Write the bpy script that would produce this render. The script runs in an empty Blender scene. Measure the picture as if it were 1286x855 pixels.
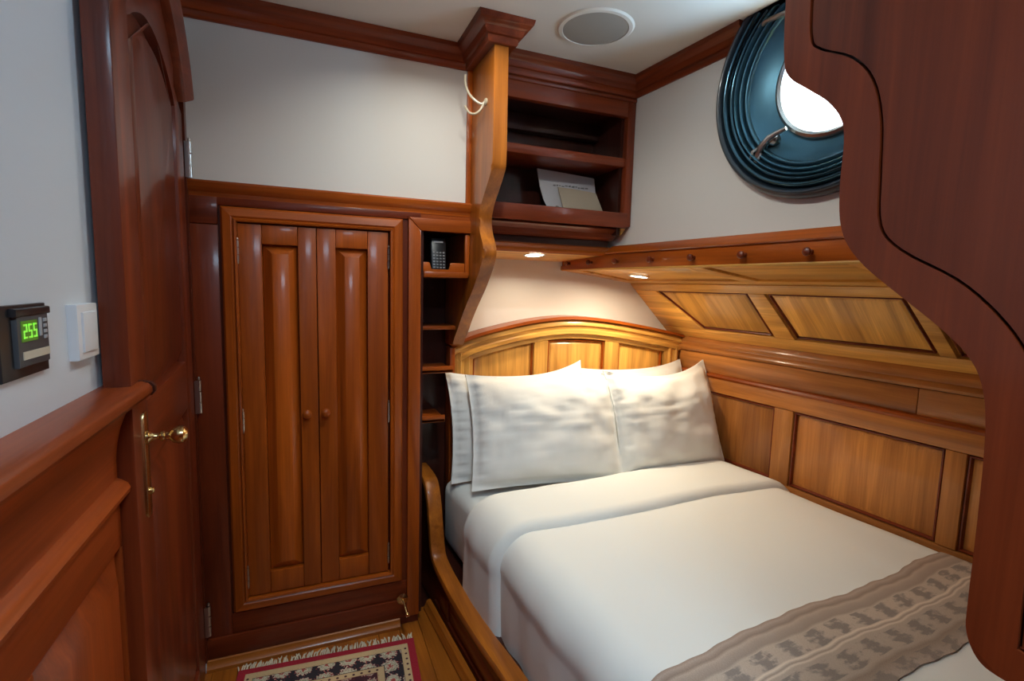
import bpy, bmesh, math, random
from mathutils import Vector, Matrix, noise
random.seed(7)
scene = bpy.context.scene
COL = scene.collection
PI = math.pi
R = math.radians

# ------------------------------------------------------------------ camera
YAW, PITCH, ROLL = R(22.33), R(6.22), R(-1.50)
fw = Vector((math.sin(YAW)*math.cos(PITCH), math.cos(YAW)*math.cos(PITCH), -math.sin(PITCH)))
rt = Vector((math.cos(YAW), -math.sin(YAW), 0)); dn = fw.cross(rt)
r2 = rt*math.cos(ROLL) + dn*math.sin(ROLL); d2 = -rt*math.sin(ROLL) + dn*math.cos(ROLL)
cam = bpy.data.objects.new('camera', bpy.data.cameras.new('camera'))
cam.matrix_world = Matrix(((r2.x, -d2.x, -fw.x, 0), (r2.y, -d2.y, -fw.y, 0), (r2.z, -d2.z, -fw.z, 1.372), (0, 0, 0, 1)))
cam.data.sensor_width = 36; cam.data.lens = 36*633/1286; cam.data.clip_start = 0.02
COL.objects.link(cam); scene.camera = cam

# ------------------------------------------------------------------ world, large lights, exposure
CEIL = 2.232; FZ = 0.012
HA = R(5.0)
def H(v, s, z=0): return Vector((v*math.cos(HA) - s*math.sin(HA), v*math.sin(HA) + s*math.cos(HA), z))
w = bpy.data.worlds.new('overcast_sky'); scene.world = w; w.use_nodes = True
bgn = w.node_tree.nodes['Background']
bgn.inputs[0].default_value = (0.50, 0.76, 1.0, 1); bgn.inputs[1].default_value = 30.0
scene.view_settings.view_transform = 'Standard'; scene.view_settings.look = 'None'
scene.view_settings.exposure = 0.24; scene.view_settings.gamma = 1.0
scene.view_settings.use_curve_mapping = False
def area(name, loc, size, power, col, rot=(0, 0, 0), shape='DISK', spread=180, sy=None):
    l = bpy.data.lights.new(name, 'AREA'); l.shape = shape; l.size = size
    if sy: l.size_y = sy
    l.energy = power; l.color = col; l.spread = R(spread)
    o = bpy.data.objects.new(name, l); COL.objects.link(o); o.location = loc; o.rotation_euler = rot
    return o
# daylight portal at the porthole (guides sampling of the sky only)
pt = area('porthole_portal', H(1.56, .93, 2.0), .4, 1, (1, 1, 1), rot=(0, R(90), HA), shape='SQUARE')
pt.data.cycles.is_portal = True
ph = area('fill_hatch_portal', (.16, -.42, CEIL+.055), .48, 1, (1, 1, 1), shape='SQUARE'); ph.data.cycles.is_portal = True

# ------------------------------------------------------------------ materials
def mat(name):
    m = bpy.data.materials.new(name); m.use_nodes = True
    nt = m.node_tree; b = nt.nodes['Principled BSDF']
    return m, nt, b
def N(nt, t, **kw):
    n = nt.nodes.new(t)
    for k, v in kw.items(): setattr(n, k, v)
    return n
def L(nt, a, b): nt.links.new(a, b)
def plain(name, col, rough=.5, metal=0, bump=0, bscale=80, coat=0, spec=None, var=0.0):
    m, nt, b = mat(name)
    b.inputs['Base Color'].default_value = (*col, 1); b.inputs['Roughness'].default_value = rough
    b.inputs['Metallic'].default_value = metal; b.inputs['Coat Weight'].default_value = coat
    if spec is not None: b.inputs['Specular IOR Level'].default_value = spec
    tc = N(nt, 'ShaderNodeTexCoord'); no = N(nt, 'ShaderNodeTexNoise'); no.inputs['Scale'].default_value = bscale
    no.inputs['Detail'].default_value = 4
    L(nt, tc.outputs['Object'], no.inputs['Vector'])
    if bump:
        bp = N(nt, 'ShaderNodeBump'); bp.inputs['Strength'].default_value = bump; bp.inputs['Distance'].default_value = .002
        L(nt, no.outputs['Fac'], bp.inputs['Height']); L(nt, bp.outputs[0], b.inputs['Normal'])
    if var:
        rp = N(nt, 'ShaderNodeValToRGB')
        rp.color_ramp.elements[0].color = (*[c*(1-var) for c in col], 1)
        rp.color_ramp.elements[1].color = (*[min(1, c*(1+var)) for c in col], 1)
        L(nt, no.outputs['Fac'], rp.inputs[0]); L(nt, rp.outputs[0], b.inputs['Base Color'])
    return m
def wood(name, base, axis, rough=.38, coat=.3, contrast=1.0, scale=1.0):
    m, nt, b = mat(name)
    tc = N(nt, 'ShaderNodeTexCoord'); oi = N(nt, 'ShaderNodeObjectInfo')
    mu = N(nt, 'ShaderNodeVectorMath', operation='MULTIPLY_ADD')
    L(nt, oi.outputs['Random'], mu.inputs[0]); mu.inputs[1].default_value = (7.3, 5.1, 9.7); src = tc.outputs['Object']
    if axis == 's':      # grain running down the sloping hull panels
        vr = N(nt, 'ShaderNodeVectorRotate', rotation_type='Y_AXIS'); vr.inputs['Angle'].default_value = R(-44.4); L(nt, src, vr.inputs['Vector']); src = vr.outputs[0]; axis = 'x'
    L(nt, src, mu.inputs[2])
    def stretched(al, ac):
        mp = N(nt, 'ShaderNodeMapping'); sc = [ac*scale]*3; sc['xyz'.index(axis)] = al*scale
        mp.inputs['Scale'].default_value = sc; L(nt, mu.outputs[0], mp.inputs['Vector']); return mp
    n1 = N(nt, 'ShaderNodeTexNoise'); n1.inputs['Scale'].default_value = 1; n1.inputs['Detail'].default_value = 5
    n1.inputs['Roughness'].default_value = .55; n1.inputs['Distortion'].default_value = .9
    L(nt, stretched(1.1, 16).outputs[0], n1.inputs['Vector'])
    n2 = N(nt, 'ShaderNodeTexNoise'); n2.inputs['Scale'].default_value = 1; n2.inputs['Detail'].default_value = 3
    L(nt, stretched(5, 190).outputs[0], n2.inputs['Vector'])
    n3 = N(nt, 'ShaderNodeTexNoise'); n3.inputs['Scale'].default_value = 1; n3.inputs['Detail'].default_value = 2
    L(nt, stretched(.8, 3.5).outputs[0], n3.inputs['Vector'])
    a = N(nt, 'ShaderNodeMath', operation='MULTIPLY_ADD'); L(nt, n2.outputs['Fac'], a.inputs[0]); a.inputs[1].default_value = .3
    L(nt, n1.outputs['Fac'], a.inputs[2])
    a2 = N(nt, 'ShaderNodeMath', operation='MULTIPLY_ADD'); L(nt, n3.outputs['Fac'], a2.inputs[0]); a2.inputs[1].default_value = .55
    L(nt, a.outputs[0], a2.inputs[2])
    rp = N(nt, 'ShaderNodeValToRGB'); cr = rp.color_ramp
    lo, hi = 1-.52*contrast, 1+.42*contrast
    cr.elements[0].position = .62; cr.elements[0].color = (base[0]*lo, base[1]*lo*.86, base[2]*lo*.8, 1)
    cr.elements[1].position = 1.2 if False else 1.0; cr.elements[1].color = (*[c*1.02 for c in base], 1)
    e = cr.elements.new(.86); e.color = (*base, 1)
    cr.elements[-1].color = (base[0]*hi, base[1]*hi*1.06, base[2]*hi*1.05, 1)
    mr = N(nt, 'ShaderNodeMapRange'); mr.inputs['From Min'].default_value = .45; mr.inputs['From Max'].default_value = 1.35
    mr.inputs['To Min'].default_value = .5; mr.inputs['To Max'].default_value = 1.08
    L(nt, a2.outputs[0], mr.inputs['Value']); L(nt, mr.outputs[0], rp.inputs[0])
    hs = N(nt, 'ShaderNodeHueSaturation'); L(nt, rp.outputs[0], hs.inputs['Color'])
    mv = N(nt, 'ShaderNodeMapRange'); mv.inputs['To Min'].default_value = .86; mv.inputs['To Max'].default_value = 1.14
    L(nt, oi.outputs['Random'], mv.inputs['Value']); L(nt, mv.outputs[0], hs.inputs['Value'])
    L(nt, hs.outputs[0], b.inputs['Base Color'])
    b.inputs['Roughness'].default_value = rough; b.inputs['Specular IOR Level'].default_value = .3; b.inputs['Coat Weight'].default_value = coat; b.inputs['Coat Roughness'].default_value = .12
    bp = N(nt, 'ShaderNodeBump'); bp.inputs['Strength'].default_value = .08; bp.inputs['Distance'].default_value = .001
    L(nt, n2.outputs['Fac'], bp.inputs['Height']); L(nt, bp.outputs[0], b.inputs['Normal'])
    return m
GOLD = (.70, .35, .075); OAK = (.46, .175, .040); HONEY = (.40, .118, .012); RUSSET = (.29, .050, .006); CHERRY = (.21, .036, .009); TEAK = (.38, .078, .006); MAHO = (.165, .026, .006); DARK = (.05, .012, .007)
WM = {}
def W(tone, axis):
    k = tone + '_' + axis
    if k not in WM:
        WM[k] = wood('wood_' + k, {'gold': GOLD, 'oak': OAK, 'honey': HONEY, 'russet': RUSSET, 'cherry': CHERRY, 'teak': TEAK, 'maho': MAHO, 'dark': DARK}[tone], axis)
    return WM[k]
MWALL = plain('painted_wall', (.74, .71, .66), .55, bump=.05, bscale=300)
MLEFT = plain('painted_wall_daylight_tint', (.66, .71, .76), .55, bump=.05, bscale=300)  # cool daylight falling on the left wall is put into this base colour
MCEIL = plain('painted_ceiling', (.78, .74, .67), .5, bump=.03, bscale=200)
MCLOTH = plain('white_cotton', (.80, .815, .785), .85, bump=.25, bscale=900)
MPILLOW = plain('pillow_cotton', (.82, .83, .805), .8, bump=.3, bscale=700)
MBRASS = plain('brass', (.62, .44, .2), .22, 1)
MCHROME = plain('satin_chrome', (.55, .53, .5), .28, 1)
MBLACK = plain('black_plastic', (.012, .012, .014), .35)
MGREY = plain('grey_plastic', (.06, .065, .07), .45)
MSWITCH = plain('switch_plastic', (.78, .79, .8), .35)
MSTEEL = plain('daylight_tinted_steel', (.06, .14, .19), .33, .85, bump=.05, bscale=40)  # plain steel; the blue of the daylight is painted into its colour
MRUB = plain('dark_rubber', (.012, .02, .03), .3, coat=.3)
MWHITE = plain('white_enamel', (.8, .78, .74), .4)
MGRILL = plain('speaker_cloth', (.36, .33, .29), .8, bump=.3, bscale=1500)
MPAPER = plain('white_paper', (.62, .6, .62), .5, coat=.3)
MMANILA = plain('kraft_paper', (.42, .34, .25), .65)
MINK = plain('grey_ink', (.2, .19, .19), .7)
MLABEL = plain('beige_label', (.6, .55, .42), .5)
MFRINGE = plain('cream_wool', (.62, .55, .42), .9)
def emis(name, col, st):
    m, nt, b = mat(name); b.inputs['Base Color'].default_value = (*col, 1)
    b.inputs['Emission Color'].default_value = (*col, 1); b.inputs['Emission Strength'].default_value = st
    return m
MLAMP = emis('lamp_glow', (1, .86, .66), 14)
MLCD = emis('lcd_green', (.10, .26, .02), .12)
MDIG = emis('lcd_segment', (.35, .9, .1), .35)
m, nt, b = mat('porthole_glass'); nt.nodes.remove(b)
mx = N(nt, 'ShaderNodeMixShader'); mx.inputs[0].default_value = .06
L(nt, N(nt, 'ShaderNodeBsdfTransparent').outputs[0], mx.inputs[1])
gl = N(nt, 'ShaderNodeBsdfGlossy'); gl.inputs['Roughness'].default_value = .02; L(nt, gl.outputs[0], mx.inputs[2])
L(nt, mx.outputs[0], nt.nodes['Material Output'].inputs[0]); MGLASS = m

# ------------------------------------------------------------------ mesh helpers
class G:
    def __init__(s): s.v = []; s.f = []; s.uv = None
    def add(s, vs, fs):
        o = len(s.v); s.v += [Vector(p) for p in vs]; s.f += [[i+o for i in f] for f in fs]; return s
    def box(s, x0, x1, y0, y1, z0, z1, bev=0.0, seg=2):
        if bev <= 0:
            return s.add([(x, y, z) for z in (z0, z1) for y in (y0, y1) for x in (x0, x1)],
                         [(0, 2, 3, 1), (4, 5, 7, 6), (0, 1, 5, 4), (2, 6, 7, 3), (0, 4, 6, 2), (1, 3, 7, 5)])
        bm = bmesh.new(); bmesh.ops.create_cube(bm, size=1)
        for p in bm.verts: p.co = Vector(((x0+x1)/2 + p.co.x*(x1-x0), (y0+y1)/2 + p.co.y*(y1-y0), (z0+z1)/2 + p.co.z*(z1-z0)))
        bmesh.ops.bevel(bm, geom=bm.edges[:], offset=bev, segments=seg, profile=.5, affect='EDGES', clamp_overlap=True)
        bm.verts.index_update()
        s.add([p.co.copy() for p in bm.verts], [[p.index for p in f.verts] for f in bm.faces]); bm.free(); return s
    def prism(s, pts, fn, d0, d1, bev=0.0, seg=2):
        """pts 2D outline; fn(a,b,d)->Vector ; extruded from d0 to d1; front (d0) edge bevelled by bev"""
        bm = bmesh.new(); n = len(pts)
        A = [bm.verts.new((p[0], p[1], d0)) for p in pts]; B = [bm.verts.new((p[0], p[1], d1)) for p in pts]
        f0 = bm.faces.new(A); bm.faces.new(B[::-1])
        for i in range(n): bm.faces.new((A[i], B[i], B[(i+1) % n], A[(i+1) % n]))
        if bev > 0: bmesh.ops.bevel(bm, geom=list(f0.edges), offset=bev, segments=seg, profile=.5, affect='EDGES', clamp_overlap=True)
        bm.verts.index_update()
        s.add([fn(*p.co) for p in bm.verts], [[p.index for p in f.verts] for f in bm.faces]); bm.free(); return s
    def lathe(s, prof, o, ax, seg=20):
        o = Vector(o); ax = Vector(ax).normalized(); u = ax.orthogonal().normalized(); q = ax.cross(u); vs = []; fs = []; n = len(prof)
        for k in range(seg):
            a = 2*PI*k/seg; d = u*math.cos(a) + q*math.sin(a)
            for (r, h) in prof: vs.append(o + d*r + ax*h)
        for k in range(seg):
            k2 = (k+1) % seg
            for i in range(n-1): fs.append((k*n+i, k*n+i+1, k2*n+i+1, k2*n+i))
        fs.append([k*n for k in range(seg)][::-1]); fs.append([k*n+n-1 for k in range(seg)])
        return s.add(vs, fs)
    def tube(s, path, r, seg=8):
        path = [Vector(p) for p in path]; vs = []; fs = []; n = len(path); rr = r if isinstance(r, (list, tuple)) else [r]*n
        t0 = (path[1]-path[0]).normalized(); u = t0.orthogonal().normalized()
        for i, p in enumerate(path):
            t = (path[min(i+1, n-1)] - path[max(i-1, 0)]).normalized(); u = (u - t*u.dot(t)).normalized(); q = t.cross(u)
            for k in range(seg): a = 2*PI*k/seg; vs.append(p + (u*math.cos(a) + q*math.sin(a))*rr[i])
        for i in range(n-1):
            for k in range(seg): fs.append((i*seg+k, i*seg+(k+1) % seg, (i+1)*seg+(k+1) % seg, (i+1)*seg+k))
        fs.append(list(range(seg))[::-1]); fs.append([(n-1)*seg+k for k in range(seg)])
        return s.add(vs, fs)
    def extr(s, prof, p0, p1, A, B, m0=0, m1=0):
        """profile (a,b) along A,B swept straight p0->p1; mitre: ends shift m*a along the run"""
        p0, p1, A, B = Vector(p0), Vector(p1), Vector(A), Vector(B); d = (p1-p0).normalized(); n = len(prof)
        vs = [p0 + A*a + B*b + d*(m0*a) for a, b in prof] + [p1 + A*a + B*b + d*(m1*a) for a, b in prof]
        fs = [(i, (i+1) % n, n+(i+1) % n, n+i) for i in range(n)] + [list(range(n))[::-1], list(range(n, 2*n))]
        return s.add(vs, fs)
    def sweep(s, path, prof, fn, closed=False):
        """path: 2D points; prof: (offset along the 2D left normal, depth); fn(a,b,d)->Vector"""
        n = len(path); k = len(prof); vs = []
        for i in range(n):
            p = Vector(path[i]); a = Vector(path[i-1] if (i or closed) else path[i]); c = Vector(path[(i+1) % n] if (i < n-1 or closed) else path[i])
            t1 = (p-a).normalized() if (p-a).length > 1e-9 else (c-p).normalized(); t2 = (c-p).normalized() if (c-p).length > 1e-9 else t1
            n1 = Vector((-t1.y, t1.x)); n2 = Vector((-t2.y, t2.x)); nn = (n1+n2); nn = nn/max(.3, (1+n1.dot(n2)))
            for (o, d) in prof: q = p + nn*o; vs.append(fn(q.x, q.y, d))
        fs = []
        for i in range(n if closed else n-1):
            j = (i+1) % n
            for e in range(k): fs.append((i*k+e, i*k+(e+1) % k, j*k+(e+1) % k, j*k+e))
        if not closed: fs.append(list(range(k))[::-1]); fs.append([(n-1)*k+e for e in range(k)])
        return s.add(vs, fs)
BASE = {}
def mesh_from(name, g, base, smooth=True, angle=35):
    me = bpy.data.meshes.new(name); me.from_pydata([p-base for p in g.v], [], g.f); me.validate(); me.update()
    bm = bmesh.new(); bm.from_mesh(me); bmesh.ops.recalc_face_normals(bm, faces=bm.faces[:]); bm.to_mesh(me); bm.free()
    if smooth:
        me.polygons.foreach_set('use_smooth', [True]*len(me.polygons)); me.set_sharp_from_angle(angle=R(angle))
    return me
def place(o, base, frame):
    if frame == 'H': o.location = H(base.x, base.y, base.z); o.rotation_euler = (0, 0, HA)
    else: o.location = base
def tag(o, label, cat=None, group=None, kind=None):
    o['label'] = label
    if cat: o['category'] = cat
    if group: o['group'] = group
    if kind: o['kind'] = kind
    return o
def autobase(g):
    xs = [p.x for p in g.v]; ys = [p.y for p in g.v]; zs = [p.z for p in g.v]
    return Vector(((min(xs)+max(xs))/2, (min(ys)+max(ys))/2, min(zs)))
def top(name, g, m, label, cat, frame='W', group=None, kind=None, smooth=True, angle=35):
    base = autobase(g); o = bpy.data.objects.new(name, mesh_from(name, g, base, smooth, angle)); COL.objects.link(o)
    o.data.materials.append(m); place(o, base, frame); BASE[o.name] = base; tag(o, label, cat, group, kind); return o
def struct(name, g, m, label, frame='W', cat=None): return top(name, g, m, label, cat or name.split('_')[0], frame, kind='structure')
def thing(name, label, cat, base, frame='W', group=None, kind=None):
    o = bpy.data.objects.new(name, None); COL.objects.link(o); o.empty_display_size = .05
    base = Vector(base); place(o, base, frame); BASE[o.name] = base; tag(o, label, cat, group, kind); return o
def part(name, g, m, parent, label=None, kind=None, smooth=True, angle=35):
    base = BASE[parent.name]; o = bpy.data.objects.new(name, mesh_from(name, g, base, smooth, angle)); COL.objects.link(o)
    o.data.materials.append(m); o.parent = parent; BASE[o.name] = base
    if label: o['label'] = label
    if kind: o['kind'] = kind
    return o
def copypart(o, off, parent=None):
    c = o.copy(); COL.objects.link(c); c.parent = parent or o.parent; c.location = o.location + Vector(off); return c
XZ = lambda Y: (lambda a, b, d: Vector((a, Y+d, b)))      # outline in X,Z ; d goes into the wall (+Y)
YZ = lambda X: (lambda a, b, d: Vector((X+d, a, b)))      # outline in Y,Z ; d along +X
def rect(a0, a1, b0, b1): return [(a0, b0), (a1, b0), (a1, b1), (a0, b1)]
def raised(g, pts, fn, field, bevw, d_edge, d_top):
    """raised panel: thin edge d_edge rising over a bevel of width bevw to the field d_top (front = smaller d)"""
    bm = bmesh.new(); A = [bm.verts.new((p[0], p[1], d_edge)) for p in pts]; f = bm.faces.new(A); f.normal_update()
    r = bmesh.ops.inset_region(bm, faces=[f], thickness=bevw, use_even_offset=True, use_boundary=True)
    for p in f.verts: p.co.z = d_top
    r2_ = bmesh.ops.inset_region(bm, faces=[f], thickness=.004, use_even_offset=True)
    for p in f.verts: p.co.z = d_top - .0025
    bnd = [e for e in bm.edges if len(e.link_faces) == 1]
    ex = bmesh.ops.extrude_edge_only(bm, edges=bnd)
    for q in [e for e in ex['geom'] if isinstance(e, bmesh.types.BMVert)]: q.co.z = d_edge + field
    bm.verts.index_update()
    g.add([fn(*p.co) for p in bm.verts], [[p.index for p in q.verts] for q in bm.faces]); bm.free(); return g
def bead(pts, fn, d_base, d_top, wd=.009):
    """closed bead moulding running round the inside of an outline"""
    ar = sum(pts[i-1][0]*pts[i][1] - pts[i][0]*pts[i-1][1] for i in range(len(pts))); sg = 1 if ar > 0 else -1
    h = d_base-d_top
    pr = [(0, d_base), (0, d_top+h*.25), (sg*wd*.2, d_top), (sg*wd*.55, d_top), (sg*wd*.8, d_top+h*.35), (sg*wd, d_base)]
    return G().sweep(pts, pr, fn, closed=True)
def arc_pts(pts, n=6):
    """Catmull-Rom through pts"""
    P = [Vector(p) for p in pts]; out = []
    for i in range(len(P)-1):
        p0 = P[max(i-1, 0)]; p1 = P[i]; p2 = P[i+1]; p3 = P[min(i+2, len(P)-1)]
        for k in range(n):
            t = k/n; out.append(.5*((2*p1) + (p2-p0)*t + (2*p0-5*p1+4*p2-p3)*t*t + (3*p1-p0-3*p2+p3)*t**3))
    out.append(P[-1]); return [tuple(p) for p in out]
CROWN = [(0, -.072), (.007, -.072), (.011, -.066), (.011, -.05), (.019, -.048), (.024, -.04), (.027, -.03), (.038, -.022), (.047, -.019), (.05, -.015), (.05, 0), (0, 0)]

# ================================================================== SETTING
# ---- floor (planked)
fl = thing('floor', 'golden varnished plank floor of the narrow cabin aisle', 'floor', (.1, .5, 0), kind='structure')
x = -.40; k = 0
part('subfloor', G().box(-.60, 2.6, -1.0, 2.6, -.05, 0), W('dark', 'y'), fl)
while x < .9:
    part('plank', G().box(x+.0006, x+.0794, -.95, 1.98, 0, FZ, .0012, 1), W('honey', 'y'), fl); x += .08
HT = (-.08, .40, -.66, -.18)      # unseen deck hatch opening, added behind the viewer for cool daylight fill
ceil_ = struct('ceiling', G().box(-.60, HT[0], -1.0, 2.5, CEIL, CEIL+.05).box(HT[1], 2.6, -1.0, 2.5, CEIL, CEIL+.05).box(HT[0], HT[1], -1.0, HT[2], CEIL, CEIL+.05).box(HT[0], HT[1], HT[3], 2.5, CEIL, CEIL+.05), MCEIL, 'cream painted cabin ceiling')
hatch = thing('window_2', 'unseen square deck hatch added behind the viewer for daylight fill', 'hatch', ((HT[0]+HT[1])/2, (HT[2]+HT[3])/2, CEIL), kind='structure')
part('frame', G().box(HT[0]-.03, HT[0], HT[2]-.03, HT[3]+.03, CEIL-.012, CEIL+.06).box(HT[1], HT[1]+.03, HT[2]-.03, HT[3]+.03, CEIL-.012, CEIL+.06).box(HT[0], HT[1], HT[2]-.03, HT[2], CEIL-.012, CEIL+.06).box(HT[0], HT[1], HT[3], HT[3]+.03, CEIL-.012, CEIL+.06), W('teak', 'x'), hatch)
part('pane', G().box(HT[0], HT[1], HT[2], HT[3], CEIL+.04, CEIL+.048), MGLASS, hatch)
# ---- back wall above the wardrobe
struct('wall_back', G().box(-.45, .574, 1.9, 1.94, 1.66, CEIL), MWALL, 'off-white painted wall above the wardrobe')
struct('wall_head', G().box(-.45, 2.6, 2.28, 2.34, 0, CEIL), MWALL, 'cream painted alcove wall behind the headboard')
struct('wall_front', G().box(-.60, 2.6, -.95, -.9, 0, CEIL), W('maho', 'z'), 'varnished bulkhead behind the viewer')
# ---- left wall with a door opening
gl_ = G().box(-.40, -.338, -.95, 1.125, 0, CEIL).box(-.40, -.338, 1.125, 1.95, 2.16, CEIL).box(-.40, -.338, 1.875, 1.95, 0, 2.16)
wl = struct('wall_left', gl_, MLEFT, 'painted wall on the left with bluish daylight put into its colour')
part('passage_panel', G().box(-.55, -.50, 1.0, 2.0, 0, 2.2), W('dark', 'z'), wl)
part('jamb', G().box(-.50, -.40, 1.10, 1.125, 0, 2.16).box(-.50, -.40, 1.875, 1.90, 0, 2.16).box(-.50, -.40, 1.1, 1.9, 2.16, 2.19), W('maho', 'z'), wl)
# ---- right side: painted upper wall with a round hole, then the panelled hull lining
WV = 1.451; PC = (.93, 2.0); PR = .30
def hull_upper():
    g = G(); n = 96; s0, s1, z0, z1 = -1.05, 2.32, 1.50, CEIL+.02
    zc = PC[1]; vs = []; fs = []
    for k in range(n):
        a = 2*PI*k/n; c, s_ = math.cos(a), math.sin(a)
        rr = .262
        ps, pz = PC[0]+c*rr, min(zc+s_*rr, CEIL)
        t = min(((s1-PC[0])/c if c > 1e-6 else (s0-PC[0])/c if c < -1e-6 else 9e9), ((z1-zc)/s_ if s_ > 1e-6 else (z0-zc)/s_ if s_ < -1e-6 else 9e9))
        vs += [(WV, ps, pz), (WV, PC[0]+c*t, zc+s_*t), (WV+.05, ps, pz), (WV+.05, PC[0]+c*t, zc+s_*t)]
    for k in range(n):
        a, b_ = 4*k, 4*((k+1) % n); fs += [(a, b_, b_+1, a+1), (a+2, a+3, b_+3, b_+2), (a, a+2, b_+2, b_)]
    # rectangle corners
    for (cs, cz) in ((s0, z0), (s0, z1), (s1, z0), (s1, z1)):
        best = sorted(range(n), key=lambda k: (vs[4*k+1][1]-cs)**2 + (vs[4*k+1][2]-cz)**2)[:2]
        o = len(vs); vs += [(WV, cs, cz), (WV+.05, cs, cz)]
        fs += [(4*best[0]+1, o, 4*best[1]+1), (4*best[0]+3, o+1, 4*best[1]+3)]
    return g.add(vs, fs)
struct('wall_right', hull_upper(), MWALL, 'cream painted hull-side wall around the porthole', 'H')

# hull lining profile in (v,z): soffit, slope, lower wall
FV = 1.384; JV, JZ = 1.809, 1.40; LV, LZ = 2.09, 1.125
S0, S1 = -1.0, 2.32
lin = thing('wall_hull', 'varnished golden timber hull lining beside the bed with framed panels', 'panelling', (LV, .9, 0), 'H', kind='structure')
gb = G()
gb.box(LV, LV+.04, S0, S1, 0, LZ+.03)                                       # backing of the lower wall
part('lower_backing', gb, W('gold', 'y'), lin)
def on_line(v0, z0, v1, z1):
    d = Vector((v1-v0, z1-z0)); ln = d.length; d /= ln; nrm = Vector((d.y, -d.x))    # outward (away from the cabin) normal
    if nrm.x < 0: nrm = -nrm
    def fn(a, b_, dd):      # a = s, b = distance along the line from (v0,z0), dd = depth away from cabin
        q = Vector((v0, z0)) + d*b_ + nrm*dd; return Vector((q.x, a, q.y))
    return fn, ln
slope, SL = on_line(JV, JZ, LV, LZ)
soff, SFL = on_line(FV, 1.455, JV, JZ)
def soff_fn(a, b_, dd):
    d = Vector((JV-FV, JZ-1.455)).normalized(); nrm = Vector((-d.y, d.x)); q = Vector((FV, 1.455)) + d*b_ + nrm*dd; return Vector((q.x, a, q.y))
lowf = lambda a, b_, dd: Vector((LV+dd, a, b_))
def slab(name, pts, fn, d0, d1, tone='gold', ax='y', bev=.0, parent=lin):
    return part(name, G().prism(pts, fn, d0, d1, bev, 2), W(tone, ax), parent)
# sloping backing, then stiles, rails and panels
slab('slope_backing', rect(S0, S1, -.01, SL+.02), slope, .014, .05)
slab('soffit_backing', rect(S0, S1, .022, SFL+.02), soff_fn, .012, .05)
pan = [[(1.965, .055), (1.445, .055), (1.438, .315), (1.82, .315)], [(1.345, .055), (.868, .055), (.838, .315), (1.325, .315)],
       [(.80, .055), (.30, .055), (.30, .315), (.77, .315)], [(.20, .055), (-.35, .055), (-.35, .315), (.20, .315)]]
slab('rail', rect(S0, S1, 0, .05), slope, -.004, .02, bev=.005); slab('rail', rect(S0, S1, .322, SL), slope, -.004, .02, bev=.005)
edges = [S1, None]
st = [[(S1, .05), (1.975, .05), (1.825, .322), (S1, .322)], [(1.435, .05), (1.355, .05), (1.335, .322), (1.428, .322)],
      [(.858, .05), (.81, .05), (.78, .322), (.828, .322)], [(.29, .05), (.21, .05), (.21, .322), (.29, .322)]]
for q in st: slab('stile', q, slope, -.004, .02, bev=.005)
for q in pan:
    g = G(); raised(g, q, slope, .004, .016, .0135, .005); part('panel', g, W('gold', 's'), lin)
    part('panel_bead', bead(q, slope, .014, .001), W('maho', 'y'), lin)
slab('rail', rect(S0, S1, 0, .03), soff_fn, 0, .02, bev=.002); slab('rail', rect(S0, S1, SFL-.085, SFL), soff_fn, 0, .02, bev=.002)
for a in ((S1, 2.05), (1.375, 1.30), (.80, .72), (.2, .12)): slab('stile', rect(a[1], a[0], .03, SFL-.085), soff_fn, 0, .02, bev=.002)
for a in ((2.045, 1.38), (1.295, .805), (.715, .205)):
    g = G(); raised(g, rect(a[1], a[0], .035, SFL-.09), soff_fn, .006, .014, .016, .008); part('panel', g, W('gold', 'y'), lin)
# horizontal mouldings below the slope
MP = [(0, 0), (-.006, .004), (-.02, .006), (-.026, .016), (-.022, .028), (-.014, .034), (-.016, .045), (-.012, .062), (-.004, .07), (0, .078)]
part('moulding', G().extr(MP, (LV, S0, 1.048), (LV, S1, 1.048), (1, 0, 0), (0, 0, 1)), W('oak', 'y'), lin)
slab('frieze', rect(S0, .895, .955, 1.05), lowf, -.008, .01, 'oak', bev=.002); slab('frieze', rect(.897, S1, .955, 1.05), lowf, -.008, .01, 'oak', bev=.002)
part('bead', G().extr([(0, -.012), (-.026, -.01), (-.031, 0), (-.026, .008), (0, .012)], (LV, S0, .944), (LV, S1, .944), (1, 0, 0), (0, 0, 1)), W('teak', 'y'), lin)
slab('rail', rect(S0, S1, .862, .935), lowf, -.024, .01, 'oak', bev=.006); slab('rail', rect(S0, S1, .40, .528), lowf, -.024, .01, 'oak', bev=.006)
for a in ((2.30, 1.98), (1.425, 1.335), (.795, .735), (.22, .14)): slab('stile', rect(a[1], a[0], .528, .862), lowf, -.024, .01, 'oak', ax='z', bev=.006)
for a in ((1.972, 1.432), (1.327, .803), (.727, .228)):
    g = G(); raised(g, rect(a[1]-.006, a[0]+.006, .530, .860), lowf, .004, .022, -.001, -.009); part('panel', g, W('oak', 'z'), lin)
    part('panel_bead', bead(rect(a[1]-.006, a[0]+.006, .530, .860), lowf, 0, -.017, .012), W('maho', 'y'), lin)

# ---- crowns (trims)
def trim(n, g, label, frame='W', tone='cherry', ax='x'): return struct('trim_%d' % n, g, W(tone, ax), label, frame)
trim(1, G().extr(CROWN, (-.45, 1.9, CEIL), (.575, 1.9, CEIL), (0, -1, 0), (0, 0, 1)), 'dark varnished crown moulding over the wardrobe wall')
trim(2, G().extr(CROWN, (WV, 1.85, CEIL), (WV, 1.195, CEIL), (-1, 0, 0), (0, 0, 1)), 'dark varnished crown moulding above the porthole wall', 'H', ax='y')
trim(3, G().extr(CROWN, (WV, .55, CEIL), (WV, -.9, CEIL), (-1, 0, 0), (0, 0, 1)), 'dark varnished crown moulding right of the porthole', 'H', ax='y')

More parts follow.
